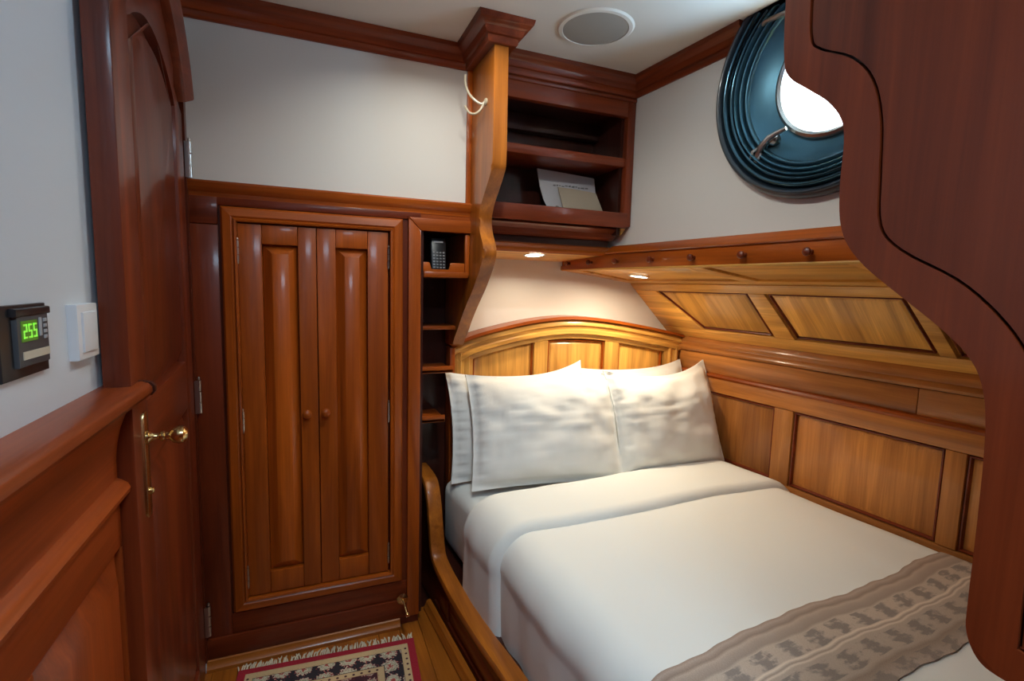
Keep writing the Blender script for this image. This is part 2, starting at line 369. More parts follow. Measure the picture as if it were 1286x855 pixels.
# ---- chair rail and wainscot on the left wall
RE = 1.118
rail = [(0, 1.176), (.052, 1.176), (.062, 1.173), (.068, 1.166), (.069, 1.157), (.064, 1.149), (.054, 1.146), (.046, 1.140), (.038, 1.126), (.030, 1.104), (.024, 1.075), (.021, 1.045),
        (.021, 1.012), (.028, 1.008), (.036, 1.002), (.040, .993), (.038, .984), (.030, .978), (.020, .974), (.0, .974)]
wn = thing('trim_4', 'thick varnished chair rail with wainscot panelling on the left wall', 'trim', (-.338, .2, 0), kind='structure')
part('chair_rail', G().extr([(a, b_-1.0) for a, b_ in rail], (-.338, -.9, 1.0), (-.338, RE, 1.0), (1, 0, 0), (0, 0, 1)), W('russet', 'y'), wn)
part('end_cap', G().prism([(-.338+a*1.06, 1.0+(b_-1.0)*1.0+.001) for a, b_ in rail], lambda a, b_, d: Vector((a, RE+d, b_)), 0, .012), W('dark', 'y'), wn)
part('wainscot_board', G().box(-.338, -.326, -.9, 1.122, FZ, .974), W('russet', 'z'), wn)
part('rail', G().box(-.33, -.316, -.9, 1.122, .885, .974, .003), W('russet', 'y'), wn)
part('rail', G().box(-.33, -.316, -.9, 1.122, FZ, .16, .003), W('russet', 'y'), wn)
for a in ((1.062, 1.122), (.66, .745), (-.1, -.02)): part('stile', G().box(-.33, -.316, a[0], a[1], .16, .885, .003), W('russet', 'z'), wn)
for a in ((.752, 1.055), (-.015, .655)):
    g = G(); raised(g, rect(a[0], a[1], .17, .878), lambda p, q, d: Vector((-.326-d, p, q)), .004, .035, 0, -.014); part('panel', g, W('russet', 'z'), wn)

# ---- door, standing slightly ajar
DA = R(3.5); HX, HY = -.338, 1.868
dd_ = Vector((math.sin(DA), -math.cos(DA), 0)); dnorm = Vector((math.cos(DA), math.sin(DA), 0))
def dfn(u, z, d): q = Vector((HX, HY, 0)) + dd_*u - dnorm*d; return Vector((q.x, q.y, z))       # d>0 goes into the leaf
door = thing('door_1', 'red-brown varnished cabin door standing slightly ajar with arched panel', 'door', (HX, HY, 0), kind='structure')
archY = [(1.79, 1.885), (1.74, 1.953), (1.66, 2.016), (1.56, 2.066), (1.45, 2.098), (1.33, 2.108), (1.20, 2.098), (1.07, 2.06)]
archU = [((HY-y), z) for y, z in archY]
AU = arc_pts(archU, 5)
leaf_top = [(.02, 1.86)] + AU[:-1] + [(.80, 2.05)]
ua, ub = .148, .678
parch = arc_pts([(ua, 1.845), (.22, 1.886), (.32, 1.918), (.42, 1.928), (.52, 1.918), (.61, 1.886), (ub, 1.85)], 4)
body = G()
body.prism([(.006, .03), (.80, .03)] + leaf_top[::-1], dfn, .022, .04)
part('leaf', body, W('maho', 'z'), door)
def strip(name, pts, ax, tone='maho'): return part(name, G().prism(pts, dfn, 0, .024, .004, 2), W(tone, ax), door)
strip('stile', [(.006, .03), (ua, .03), (ua, 1.845), (ua, 1.9), (.02, 1.86)], 'z')
strip('stile', [(ub, .03), (.80, .03), (.80, 2.05), (ub, 2.085)], 'z')
strip('rail', [(ua, .03), (ub, .03), (ub, .14), (ua, .14)], 'y'); strip('rail', [(ua, .985), (ub, .985), (ub, 1.125), (ua, 1.125)], 'y')
inner_top = [p for p in AU if ua <= p[0] <= ub]
strip('top_rail', parch + [(ub, 2.085)] + inner_top[::-1] + [(ua, 1.97)], 'y')
g = G(); raised(g, [(ua+.004, 1.13)] + [(ub-.004, 1.13)] + [(p[0]*.985+.006, p[1]-.005) for p in parch[::-1]], dfn, .004, .035, .021, .005); part('panel', g, W('maho', 'z'), door)
g = G(); raised(g, rect(ua+.004, ub-.004, .145, .98), dfn, .004, .035, .021, .005); part('panel', g, W('maho', 'z'), door)
hood = G().sweep(AU, [(-.022, -.006), (-.016, -.02), (-.006, -.026), (.008, -.036), (.022, -.038), (.026, -.03), (.026, .02), (-.022, .02)], dfn)
part('arched_moulding', hood, W('maho', 'y'), door)
pl = part('lock_plate', G().prism([(.708, .915), (.716, .905), (.738, .905), (.746, .915), (.746, 1.10), (.738, 1.112), (.716, 1.112), (.708, 1.10)], dfn, -.005, .004, .002), MBRASS, door, 'polished brass lock plate')
kp = [(0, 0), (.014, 0), (.014, .004), (.009, .007), (.0065, .012), (.0065, .020), (.010, .023), (.010, .027), (.007, .030), (.008, .036), (.015, .043), (.018, .052), (.016, .061), (.009, .067), (0, .068)]
ko = dfn(.727, 1.062, -.005)
part('knob', G().lathe(kp, ko, dnorm, 20), MBRASS, pl)
part('keyhole', G().lathe([(0, 0), (.007, 0), (.007, .006), (.004, .008), (0, .008)], dfn(.727, .955, -.005), dnorm, 14), MBRASS, pl)
part('frame_strip', G().box(-.40, -.335, HY+.004, 1.899, .05, 2.1), W('maho', 'z'), door)
for z in (1.735, .985, .20):
    hg = G()
    for i in range(3): hg.lathe([(0, 0), (.0065, 0), (.0065, .034), (0, .034)], (HX+.012, HY+.012, z-.055+i*.037), (0, 0, 1), 12)
    hg.box(HX+.0, HX+.012, HY+.003, HY+.012, z-.055, z+.053)
    hg.lathe([(0, 0), (.004, 0), (.005, .005), (.003, .01), (0, .011)], (HX+.012, HY+.012, z+.055), (0, 0, 1), 10)
    part('hinge', hg, MCHROME, door, 'satin chrome hinge')

# ---- porthole
po = thing('window_1', 'round porthole with dark ribbed surround and dogged glass', 'window', (WV, PC[0], 1.63), 'H', kind='structure')
def ringclip(prof, seg=112):
    g = G(); vs = []; fs = []; n = len(prof)
    for k in range(seg):
        a = 2*PI*k/seg
        for (r, h) in prof: vs.append((WV+h, PC[0]+math.cos(a)*r, min(PC[1]+math.sin(a)*r, CEIL-.001)))
    for k in range(seg):
        k2 = (k+1) % seg
        for i in range(n-1): fs.append((k*n+i, k*n+i+1, k2*n+i+1, k2*n+i))
    return g.add(vs, fs)
def rib(r0, r1, h, base=0.0, n=6):
    return [(r0 + (r1-r0)*i/n, base - h*math.sin(PI*i/n)**.7) for i in range(n+1)]
part('outer_ring', ringclip([(.354, .01), (.354, -.02)] + rib(.354, .325, .022, -.02) + [(.325, .01)]), MRUB, po, 'black rubber outer ring')
part('ribbed_ring', ringclip([(.326, .01)] + rib(.326, .306, .016, -.022) + rib(.305, .29, .010, -.018) + [(.29, .01)]), plain('bluish_ring', (.05, .10, .13), .16, .9), po)
part('ribbed_ring', ringclip([(.291, .01)] + rib(.291, .278, .016, -.01) + rib(.277, .262, .014, -.004) + rib(.261, .246, .01, 0) + [(.246, .03)]), MSTEEL, po)
part('dish', ringclip([(.248, .0), (.235, .012), (.20, .03), (.178, .04), (.176, .05), (.176, .10)]), MSTEEL, po, 'steel dish around the glass with blue daylight put into its colour')
part('glass_ring', ringclip([(.180, .045), (.176, .030), (.168, .026), (.160, .032), (.157, .05), (.157, .09)]), MCHROME, po)
part('pane', G().lathe([(0, 0), (.160, 0), (.160, .008), (0, .008)], (WV+.06, PC[0], PC[1]), (1, 0, 0), 64), MGLASS, po)
dg = G()
cs, cz = 1.085, 1.835
dg.lathe([(0, 0), (.018, 0), (.018, .018), (.012, .026), (0, .028)], (WV+.02, cs, cz+.01), (-1, 0, 0), 16)
dg.tube([(WV-.004, cs-.05, cz+.03), (WV-.008, cs-.02, cz+.022), (WV-.012, cs, cz+.012), (WV-.014, cs+.025, cz-.012), (WV-.012, cs+.04, cz-.04)], [.006, .008, .010, .011, .007], 10)
dg.tube([(WV-.012, cs+.022, cz-.008), (WV-.02, cs+.05, cz-.02), (WV-.02, cs+.055, cz-.045), (WV-.016, cs+.035, cz-.055), (WV-.014, cs+.022, cz-.03)], .005, 8)
part('latch', dg, MCHROME, po, 'bright metal porthole dog latch')
dg = G(); cs, cz = 1.09, 2.19
dg.tube([(WV-.01, cs+.08, cz), (WV-.02, cs+.03, cz+.012), (WV-.02, cs-.03, cz+.008), (WV-.01, cs-.06, cz-.01)], [.005, .008, .008, .005], 8)
part('hinge', dg, MCHROME, po)

# ---- baseboards
bbp = [(0, 0), (.03, 0), (.03, .012), (.022, .02), (.018, .034), (.010, .04), (0, .04)]
struct('baseboard_back', G().extr(bbp, (-.338, 1.9, FZ), (.325, 1.9, FZ), (0, -1, 0), (0, 0, 1)), W('honey', 'x'), 'light floor moulding along the wardrobe foot')
struct('baseboard_left', G().extr(bbp, (-.338, 1.13, FZ), (-.338, -.9, FZ), (1, 0, 0), (0, 0, 1)), W('maho', 'y'), 'floor moulding along the left wall')
struct('baseboard_right', G().extr(bbp, (.635, 1.915, FZ), (.635, -.4, FZ), (-1, 0, 0), (0, 0, 1)), W('honey', 'y'), 'light floor moulding along the bed side', 'H')

# ================================================================== WARDROBE
wd = thing('wardrobe', 'built-in varnished wardrobe with two tall raised-panel doors', 'wardrobe', (.03, 1.9, FZ))
part('carcass', G().box(-.34, .40, 1.93, 2.27, FZ, 1.66).box(-.34, -.215, 1.9, 1.93, FZ, 1.66).box(.295, .40, 1.9, 1.93, FZ, 1.66).box(-.215, .295, 1.9, 1.93, FZ, .24).box(-.215, .295, 1.9, 1.93, 1.56, 1.66), W('maho', 'z'), wd)
part('side_stile', G().box(-.336, -.258, 1.892, 1.9, .06, 1.542, .002), W('maho', 'z'), wd)
part('side_stile', G().box(-.336, -.258, 1.892, 1.9, 1.544, 1.63, .002), W('maho', 'x'), wd)
part('foot_board', G().box(-.336, .40, 1.885, 1.9, .05, .125, .003), W('maho', 'x'), wd)
part('foot_rail', G().box(-.258, .352, 1.893, 1.9, .127, .20, .002), W('maho', 'x'), wd)
cap = [(0, -.052), (.006, -.05), (.008, -.036), (.016, -.03), (.022, -.018), (.024, -.006), (.02, 0), (0, 0)]
part('cornice', G().extr(cap, (-.338, 1.9, 1.678), (.60, 1.9, 1.678), (0, -1, 0), (0, 0, 1)), W('teak', 'x'), wd)
part('head_rail', G().box(-.258, .40, 1.893, 1.9, 1.605, 1.63, .001), W('maho', 'x'), wd)
# mitred casing
cx0, cx1, cz0, cz1 = -.25, .333, .205, 1.602
cp = [(0, 0), (0, -.012), (.006, -.018), (.03, -.022), (.036, -.018), (.04, -.024), (.046, -.022), (.048, -.012), (.048, 0)]
fnb = XZ(1.9)
def casing(name, a, b_, c, d):
    """one mitred side: outer edge a->b, inner edge d->c"""
    g = G(); vs = []; n = len(cp)
    for (o, i) in ((a, d), (b_, c)):
        for (q, dep) in cp: t = q/.048; p = Vector(o).lerp(Vector(i), t); vs.append(fnb(p.x, p.y, dep))
    g.add(vs, [(i, (i+1) % n, n+(i+1) % n, n+i) for i in range(n)] + [list(range(n))[::-1], list(range(n, 2*n))])
    return g
o4 = [(cx0, cz0), (cx1, cz0), (cx1, cz1), (cx0, cz1)]; q = .047; i4 = [(cx0+q, cz0+q), (cx1-q, cz0+q), (cx1-q, cz1-q), (cx0+q, cz1-q)]
for k, ax in enumerate('xzxz'):
    j = (k+1) % 4; part('casing', casing('casing', o4[k], o4[j], i4[j], i4[k]), W('teak', ax), wd)
# doors
def wdoor(x0, x1, px0, px1, knobx, hingex):
    z0, z1 = .256, 1.551; Yf = 1.888
    d = G(); fn = XZ(Yf)
    d.prism(rect(x0, px0, z0, z1), fn, 0, .026, .004); d.prism(rect(px1, x1, z0, z1), fn, 0, .026, .004)
    d.prism(rect(px0, px1, z0, .335), fn, 0, .026, .004); d.prism(rect(px0, px1, 1.487, z1), fn, 0, .026, .004)
    dr = part('door', d, W('teak', 'z'), wd)
    g = G(); raised(g, rect(px0+.001, px1-.001, .336, 1.486), fn, .004, .026, .022, .003); part('panel', g, W('teak', 'z'), dr)
    part('knob', G().lathe([(0, 0), (.010, 0), (.010, .003), (.006, .006), (.006, .012), (.013, .018), (.016, .025), (.013, .032), (.006, .036), (0, .0365)], (knobx, Yf, .906), (0, -1, 0), 18), W('teak', 'y'), dr, 'turned wooden knob')
    for z in (1.46, .89, .33):
        hg = G()
        for i in range(3): hg.lathe([(0, 0), (.004, 0), (.004, .021), (0, .021)], (hingex, Yf-.004, z-.033+i*.023), (0, 0, 1), 10)
        hg.lathe([(0, 0), (.0025, 0), (.0035, .004), (.002, .008), (0, .0085)], (hingex, Yf-.004, z+.036), (0, 0, 1), 10)
        hg.lathe([(0, 0), (.0025, 0), (.0035, -.004), (.002, -.008), (0, -.0085)], (hingex, Yf-.004, z-.033), (0, 0, 1), 10)
        part('hinge', hg, MCHROME, dr, 'small chrome butt hinge')
wdoor(-.203, .0365, -.132, -.022, -.002, -.203)
wdoor(.0385, .281, .100, .208, .060, .281)

# ================================================================== OPEN NICHE SHELF
ni = thing('open_shelf', 'narrow open niche shelf between wardrobe and bed', 'shelf', (.48, 2.05, .55))
cpn = [(.353, 1.612), (.60, 1.612), (.60, 1.565), (.40, 1.565)]
g = G(); vs = []
part('casing', G().prism(cpn, fnb, -.018, 0, .005), W('teak', 'x'), ni)
part('casing', G().prism([(.353, .05), (.353, 1.612), (.40, 1.565), (.40, .05)], fnb, -.018, 0, .005), W('teak', 'z'), ni)
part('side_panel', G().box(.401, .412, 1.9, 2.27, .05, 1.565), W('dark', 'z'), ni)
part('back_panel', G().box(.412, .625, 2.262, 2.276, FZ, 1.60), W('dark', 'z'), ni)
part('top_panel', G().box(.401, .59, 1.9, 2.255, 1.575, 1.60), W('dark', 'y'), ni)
part('head_board', G().box(.401, .60, 1.896, 1.92, 1.60, 1.66), W('teak', 'x'), ni)
sf = G().box(.412, .586, 1.888, 2.255, 1.395, 1.417, .004)
part('shelf', sf, W('teak', 'x'), ni)
fr = [(.412, 1.417), (.586, 1.417), (.586, 1.452), (.522, 1.452), (.516, 1.448), (.514, 1.43), (.510, 1.424), (.444, 1.424), (.440, 1.43), (.438, 1.448), (.432, 1.452), (.412, 1.452)]
part('notched_lip', G().prism(fr, XZ(1.9), 0, .01, .002), W('teak', 'x'), ni)
part('cleat', G().box(.572, .589, 1.89, 1.91, 1.405, 1.56, .002), W('teak', 'z'), ni)
for z, xr in ((1.178, .60), (.992, .585), (.778, .55)):
    part('shelf', G().box(.412, xr, 2.08, 2.255, z, z+.016, .003), W('teak', 'x'), ni)
    if z < 1.1: part('lip', G().box(.412, xr, 2.08, 2.088, z, z+.03, .002), W('teak', 'x'), ni)
# remote control
rc = thing('remote_control', 'black remote control standing in the notched niche shelf', 'remote control', (.477, 1.93, 1.418))
tl = R(8); rbx = lambda a, b_, d: Vector((.477+a, 1.917 + b_*math.sin(tl) + d*math.cos(tl), 1.4185 + b_*math.cos(tl) - d*math.sin(tl) + .003))
part('body', G().prism([(-.026, .0), (.026, .0), (.028, .01), (.030, .10), (.026, .125), (-.026, .125), (-.030, .10), (-.028, .01)], rbx, 0, .018, .004), MBLACK, rc)
g = G()
for r_ in range(6):
    for c in range(4):
        a = -.019 + c*.0127; h = .012 + r_*.0115
        g.prism(rect(a-.004, a+.004, h-.0028, h+.0028), rbx, -.0025, .001, .001, 1)
part('buttons', g, plain('button_grey', (.22, .23, .24), .5), rc)
part('display', G().prism(rect(-.018, .018, .108, .114), rbx, -.0012, .001), plain('button_light', (.5, .5, .52), .4), rc)

# ================================================================== WALL SHELF UNIT over the bed head
SY = 1.85
su = thing('wall_shelf', 'dark varnished wall shelf unit with two compartments above the headboard', 'shelf', (.96, 2.0, 1.5))
part('crown', G().extr(CROWN, (.645, SY, CEIL), (1.295, SY, CEIL), (0, -1, 0), (0, 0, 1)), W('cherry', 'x'), su)
part('frieze', G().box(.645, 1.29, SY, SY+.03, 2.081, CEIL, .003), W('cherry', 'x'), su)
part('frieze_bead', G().extr([(0, -.01), (.008, -.008), (.010, 0), (.006, .008), (0, .01)], (.645, SY, 2.150), (1.29, SY, 2.150), (0, -1, 0), (0, 0, 1)), W('cherry', 'x'), su)
part('side_panel', G().box(1.256, 1.292, SY-.004, SY+.03, 1.633, 2.17, .004), W('cherry', 'z'), su)
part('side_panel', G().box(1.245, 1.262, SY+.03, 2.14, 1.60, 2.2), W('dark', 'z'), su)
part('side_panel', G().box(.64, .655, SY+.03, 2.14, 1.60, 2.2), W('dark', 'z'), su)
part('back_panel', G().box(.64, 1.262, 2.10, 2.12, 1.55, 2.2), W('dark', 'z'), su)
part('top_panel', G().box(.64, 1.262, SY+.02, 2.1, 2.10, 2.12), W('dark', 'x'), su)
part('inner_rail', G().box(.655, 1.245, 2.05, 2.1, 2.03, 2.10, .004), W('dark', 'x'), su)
part('shelf', G().box(.655, 1.256, SY+.004, 2.10, 1.880, 1.916, .004), W('cherry', 'x'), su)
part('shelf', G().box(.64, 1.262, SY+.01, 2.10, 1.633, 1.650), W('cherry', 'x'), su)
part('lip', G().box(.64, 1.275, SY-.006, SY+.012, 1.628, 1.690, .004), W('cherry', 'x'), su)
part('moulding', G().extr([(0, 0), (-.055, 0), (-.058, -.006), (-.045, -.014), (-.028, -.022), (-.024, -.04), (-.012, -.046), (0, -.05)], (.64, 1.94, 1.628), (1.262, 1.94, 1.628), (0, 1, 0), (0, 0, 1)), W('cherry', 'x'), su)
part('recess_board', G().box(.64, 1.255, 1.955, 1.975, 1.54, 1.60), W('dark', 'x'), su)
part('beam', G().extr([(0, 0), (-.03, 0), (-.034, .008), (-.03, .014), (-.022, .02), (-.018, .034), (-.01, .04), (0, .042)], (.64, 1.965, 1.512), (1.262, 1.965, 1.512), (0, 1, 0), (0, 0, 1)), W('teak', 'x'), su)
part('soffit', G().add([(.64, 1.95, 1.513), (1.42, 1.95, 1.513), (1.42, 2.28, 1.497), (.64, 2.28, 1.497), (.64, 1.95, 1.53), (1.42, 1.95, 1.53), (1.42, 2.28, 1.53), (.64, 2.28, 1.53)],
     [(0, 1, 2, 3), (4, 7, 6, 5), (0, 4, 5, 1), (1, 5, 6, 2), (2, 6, 7, 3), (3, 7, 4, 0)]), W('gold', 'x'), su)
part('corner_block', G().prism([(1.262, 1.628), (1.285, 1.628), (1.262, 1.60)], XZ(1.9), -.03, .03), W('gold', 'x'), su)
# papers in the lower compartment
def leaning(pts, y_at, tilt, z0, curve=0):
    g = G(); n = len(pts); vs = []
    for t in (0, .004):
        for (a, h) in pts: vs.append((a, y_at + h*math.sin(tilt) + t + curve*(a-pts[0][0])**2, z0 + h*math.cos(tilt)))
    return g.add(vs, [list(range(n)), list(range(n, 2*n))[::-1]] + [(i, (i+1) % n, n+(i+1) % n, n+i) for i in range(n)])
bk = [(.985, 0), (.968, .04), (.945, .09), (.932, .15), (.925, .228), (1.06, .222), (1.205, .212), (1.205, .1), (1.205, 0), (1.1, 0)]
bro = thing('brochure', 'white glossy brochure leaning at the back of the shelf', 'brochure', (1.06, 1.97, 1.651))
part('page', leaning(bk, 1.965, R(14), 1.651), MPAPER, bro, smooth=False)
def flat_print(q):      # flat ink patch lying on the brochure's front
    y = lambda h: 1.965 + h*math.sin(R(14)) - .0006
    vs = [(a, y(h), 1.651 + h*math.cos(R(14))) for a, h in q] + [(a, y(h)+.0003, 1.651 + h*math.cos(R(14))) for a, h in q]; n = len(q)
    return vs, [list(range(n)), list(range(n, 2*n))[::-1]] + [(i, (i+1) % n, n+(i+1) % n, n+i) for i in range(n)]
g = G(); a = .995
while a < 1.17:
    wd_ = random.uniform(.008, .02); h0 = .158 + random.uniform(-.002, .003); g.add(*flat_print([(a, h0), (a+wd_, h0), (a+wd_, h0+random.uniform(.004, .009)), (a, h0+.005)])); a += wd_ + .004
part('printed_line', g, MINK, bro, kind='stuff', smooth=False)
part('printed_picture', G().add(*flat_print([(.975, .045), (1.025, .045), (1.03, .06), (1.005, .07)])), MINK, bro, smooth=False)
b2 = thing('folder', 'beige kraft folder leaning in front of the white brochure', 'folder', (1.12, 1.93, 1.651))
fpts = [(1.03, 0), (1.0, .145), (1.10, .142), (1.185, .135), (1.235, 0)]
part('cover', leaning(fpts, 1.935, R(12), 1.651), MMANILA, b2, smooth=False)

# ================================================================== CURVED BRACKET (carved end panel) and capital
br = thing('bracket_panel', 'curved varnished end panel dividing wardrobe from bed, hung from ceiling', 'panel', (.615, 1.95, 1.15))
prof = arc_pts([(1.655, 2.20), (1.652, 2.0), (1.650, 1.80), (1.668, 1.752), (1.715, 1.705), (1.765, 1.655), (1.785, 1.605), (1.765, 1.555), (1.735, 1.515), (1.728, 1.475), (1.765, 1.425), (1.84, 1.355), (1.93, 1.285), (2.0, 1.225), (2.05, 1.175), (2.09, 1.14), (2.12, 1.108)], 5)
g = G().prism(prof + [(2.16, 1.098), (2.26, 1.098), (2.26, 2.20)], YZ(.59), 0, .05, .012, 3)
part('board', g, W('honey', 'z'), br)
part('wall_strip', G().box(.572, .592, 1.888, 1.91, 1.66, 2.2, .003), W('teak', 'z'), br)
capg = G(); cpth = [(.572, 1.92), (.572, 1.648), (.656, 1.648), (.656, 1.86)]
capp = [(-a, CEIL+b_) for a, b_ in CROWN[:-2]] + [(-.054, CEIL), (.03, CEIL), (.03, CEIL-.072)]
cc = part('capital', capg.sweep(cpth, [(p[0], p[1]) for p in capp], lambda a, b_, d: Vector((a, b_, d))), W('cherry', 'y'), br)
part('capital_core', G().box(.575, .655, 1.655, 1.9, 2.165, CEIL), W('maho', 'z'), br)
# coat hook on its left face
hk = thing('coat_hook', 'cream double coat hook screwed to the curved end panel', 'hook', (.59, 1.745, 1.97))
MHOOK = plain('cream_enamel', (.45, .38, .27), .35)
part('plate', G().lathe([(0, 0), (.012, 0), (.012, .004), (.007, .008), (0, .009)], (.59, 1.725, 2.0), (-1, 0, 0), 14), MHOOK, hk)
part('prong', G().tube(arc_pts([(.585, 1.725, 2.0), (.572, 1.73, 1.992), (.552, 1.74, 2.005), (.535, 1.755, 2.03), (.527, 1.77, 2.065), (.528, 1.775, 2.095)], 4), .0042, 8), MHOOK, hk)
part('prong', G().tube(arc_pts([(.582, 1.725, 1.998), (.570, 1.728, 1.972), (.553, 1.735, 1.958), (.535, 1.745, 1.962), (.522, 1.755, 1.985)], 4), .0042, 8), MHOOK, hk)

# ================================================================== PEG RAIL / LEDGE on the hull side
pg = thing('peg_rail', 'dark timber ledge with a row of pegs below the porthole', 'peg rail', (FV, .9, 1.455), 'H')
part('fascia', G().box(FV, FV+.02, S0, 2.155, 1.455, 1.523, .003), W('teak', 'y'), pg)
part('ledge_top', G().extr([(-.006, .0), (-.010, .004), (-.006, .009), (.03, .036), (.07, .036), (.07, 0)], (FV, S0, 1.519), (FV, 1.80, 1.519), (1, 0, 0), (0, 0, 1)), W('teak', 'y'), pg)
part('bottom_bead', G().extr([(-.004, -.004), (-.006, 0), (-.004, .004), (.015, .004), (.015, -.004)], (FV, S0, 1.455), (FV, 2.15, 1.455), (1, 0, 0), (0, 0, 1)), W('gold', 'y'), pg)
peg = None
for s_ in (2.085, 1.905, 1.719, 1.508, 1.302, 1.095, .883, .67):
    if peg is None:
        p0s = s_; peg = part('peg', G().lathe([(0, 0), (.0075, 0), (.006, .004), (.006, .010), (.010, .014), (.0125, .020), (.011, .026), (.005, .030), (0, .0305)], (FV, s_, 1.486), (-1, 0, 0), 14), W('maho', 'x'), pg)
    else: copypart(peg, (0, s_-p0s, 0))

# ================================================================== HEADBOARD + BED
bed = thing('bed', 'built-in double bed with arched panelled headboard and shaped side board', 'bed', (1.30, 1.1, FZ), 'W')
HYF = 2.2; fh = XZ(HYF)
outer = arc_pts([(.602, 1.085), (.70, 1.132), (.89, 1.179), (1.05, 1.206), (1.21, 1.217), (1.40, 1.205), (1.62, 1.172), (1.78, 1.143), (1.90, 1.118)], 6)
inner = arc_pts([(.712, 1.052), (.80, 1.078), (.90, 1.096), (1.05, 1.109), (1.21, 1.113), (1.40, 1.104), (1.60, 1.085), (1.785, 1.055)], 6)
hb = part('headboard', G().prism([(.602, .30), (1.90, .30)] + outer[::-1], fh, .022, .07), W('gold', 'z'), bed)
def hpart(name, g, ax, tone='gold'): return part(name, g, W(tone, ax), hb)
ap = [(.0, .02), (.0, -.012), (-.012, -.022), (-.03, -.026), (-.036, -.016), (-.048, -.014), (-.056, -.022), (-.072, -.024), (-.078, -.010), (-.098, -.006), (-.102, .02)]
hpart('arch_moulding', G().sweep(outer[::-1], [(-p[0], p[1]) for p in ap], fh), 'x')
capo = [(p[0], p[1]+.008) for p in outer]
hpart('cap', G().sweep(capo[::-1], [(-.004, -.034), (.010, -.036), (.012, .0), (.010, .075), (-.004, .075)], fh), 'x', 'teak')
hpart('post', G().box(.594, .618, HYF-.03, HYF+.05, .3, 1.09, .005), 'z', 'teak')
pst = [(0, .02), (0, -.006), (.014, -.022), (.028, -.026), (.034, -.016), (.048, -.014), (.056, -.02), (.068, -.022), (.074, -.008), (.092, -.004), (.094, .02)]
hpart('post_moulding', G().extr([(a, d) for a, d in pst], (.618, HYF, .3), (.618, HYF, 1.062), (1, 0, 0), (0, 1, 0)), 'z')
hpart('post_moulding', G().extr([(-a, d) for a, d in pst], (1.89, HYF, .3), (1.89, HYF, 1.064), (1, 0, 0), (0, 1, 0)), 'z')
def hz(x):
    for i in range(len(inner)-1):
        if inner[i][0] <= x <= inner[i+1][0]:
            t = (x-inner[i][0])/(inner[i+1][0]-inner[i][0]); return inner[i][1]*(1-t) + inner[i+1][1]*t
    return inner[0][1] if x < inner[0][0] else inner[-1][1]
for a, b_ in ((1.02, 1.095), (1.42, 1.505)): hpart('stile', G().prism([(a, .3), (b_, .3), (b_, hz(b_)+.01), (a, hz(a)+.01)], fh, -.004, .03, .005), 'z')
for a, b_ in ((.714, 1.018), (1.097, 1.418), (1.507, 1.786)):
    q = [(a, .32), (b_, .32)] + [(b_ + (a-b_)*k/10, hz(b_ + (a-b_)*k/10)-.002) for k in range(11)]
    g = G(); raised(g, q, fh, .004, .018, .021, .012); part('panel', g, W('gold', 'z'), hb)
    part('panel_bead', bead(q, fh, .021, .004), W('teak', 'z'), hb)
# side board (hull-parallel)
Hm = lambda v, s, z: H(v, s, z)
cl = arc_pts([(2.16, .545), (2.06, .538), (2.0, .52), (1.96, .455), (1.932, .36), (1.908, .275), (1.865, .232), (1.70, .205), (1.45, .20), (1.2, .215), (.7, .228), (-.2, .232)], 5)
fs_ = lambda a, b_, d: H(.655+d, a, b_)
part('side_board', G().prism([(p[0], p[1]-.012) for p in cl] + [(-.2, FZ), (2.16, FZ)], fs_, 0, .024), W('maho', 'y'), bed)
caps = [(-.02, -.022), (-.006, -.026), (.008, -.022), (.012, -.012), (.012, .028), (.008, .036), (-.006, .04), (-.02, .036)]
part('side_cap', G().sweep(cl[::-1], caps, fs_), W('honey', 'y'), bed)
part('side_rail', G().prism([(1.9, .125), (1.86, .175), (1.70, .165), (-.2, .17), (-.2, .145), (1.72, .14)], fs_, -.008, .002, .002), W('maho', 'y'), bed)
part('side_rail', G().prism(rect(-.2, 1.9, FZ, .055), fs_, -.010, .002, .003), W('maho', 'y'), bed)
for a in ((1.74, 1.83), (1.0, 1.08), (.2, .28)): part('side_stile', G().prism(rect(a[0], a[1], .055, .145), fs_, -.008, .002, .002), W('maho', 'z'), bed)
for a in ((1.09, 1.73), (.29, .99)):
    g = G(); raised(g, rect(a[0], a[1], .06, .14), fs_, .004, .016, -.001, -.006); part('side_panel', g, W('maho', 'y'), bed)
part('bed_base', G().prism([(.69, -.2), (2.08, -.2), (2.08, 1.98), (.69, 2.12)], lambda a, b_, d: H(a, b_, d), FZ, .19), W('dark', 'y'), bed)
# mattress with fitted sheet
def mattress():
    bm = bmesh.new(); bmesh.ops.create_cube(bm, size=1)
    for p in bm.verts:
        v = .745 if p.co.x < 0 else 2.06; s = -.15 if p.co.y < 0 else (2.10 if p.co.x < 0 else 1.985); z = .192 if p.co.z < 0 else .502; p.co = Vector((v, s, z))
    bmesh.ops.bevel(bm, geom=bm.edges[:], offset=.055, segments=5, profile=.5, affect='EDGES'); bm.verts.index_update()
    g = G().add([p.co.copy() for p in bm.verts], [[p.index for p in f.verts] for f in bm.faces]); bm.free(); return g
top('mattress', mattress(), MCLOTH, 'mattress in a white fitted sheet showing below the pillows', 'mattress', 'H')

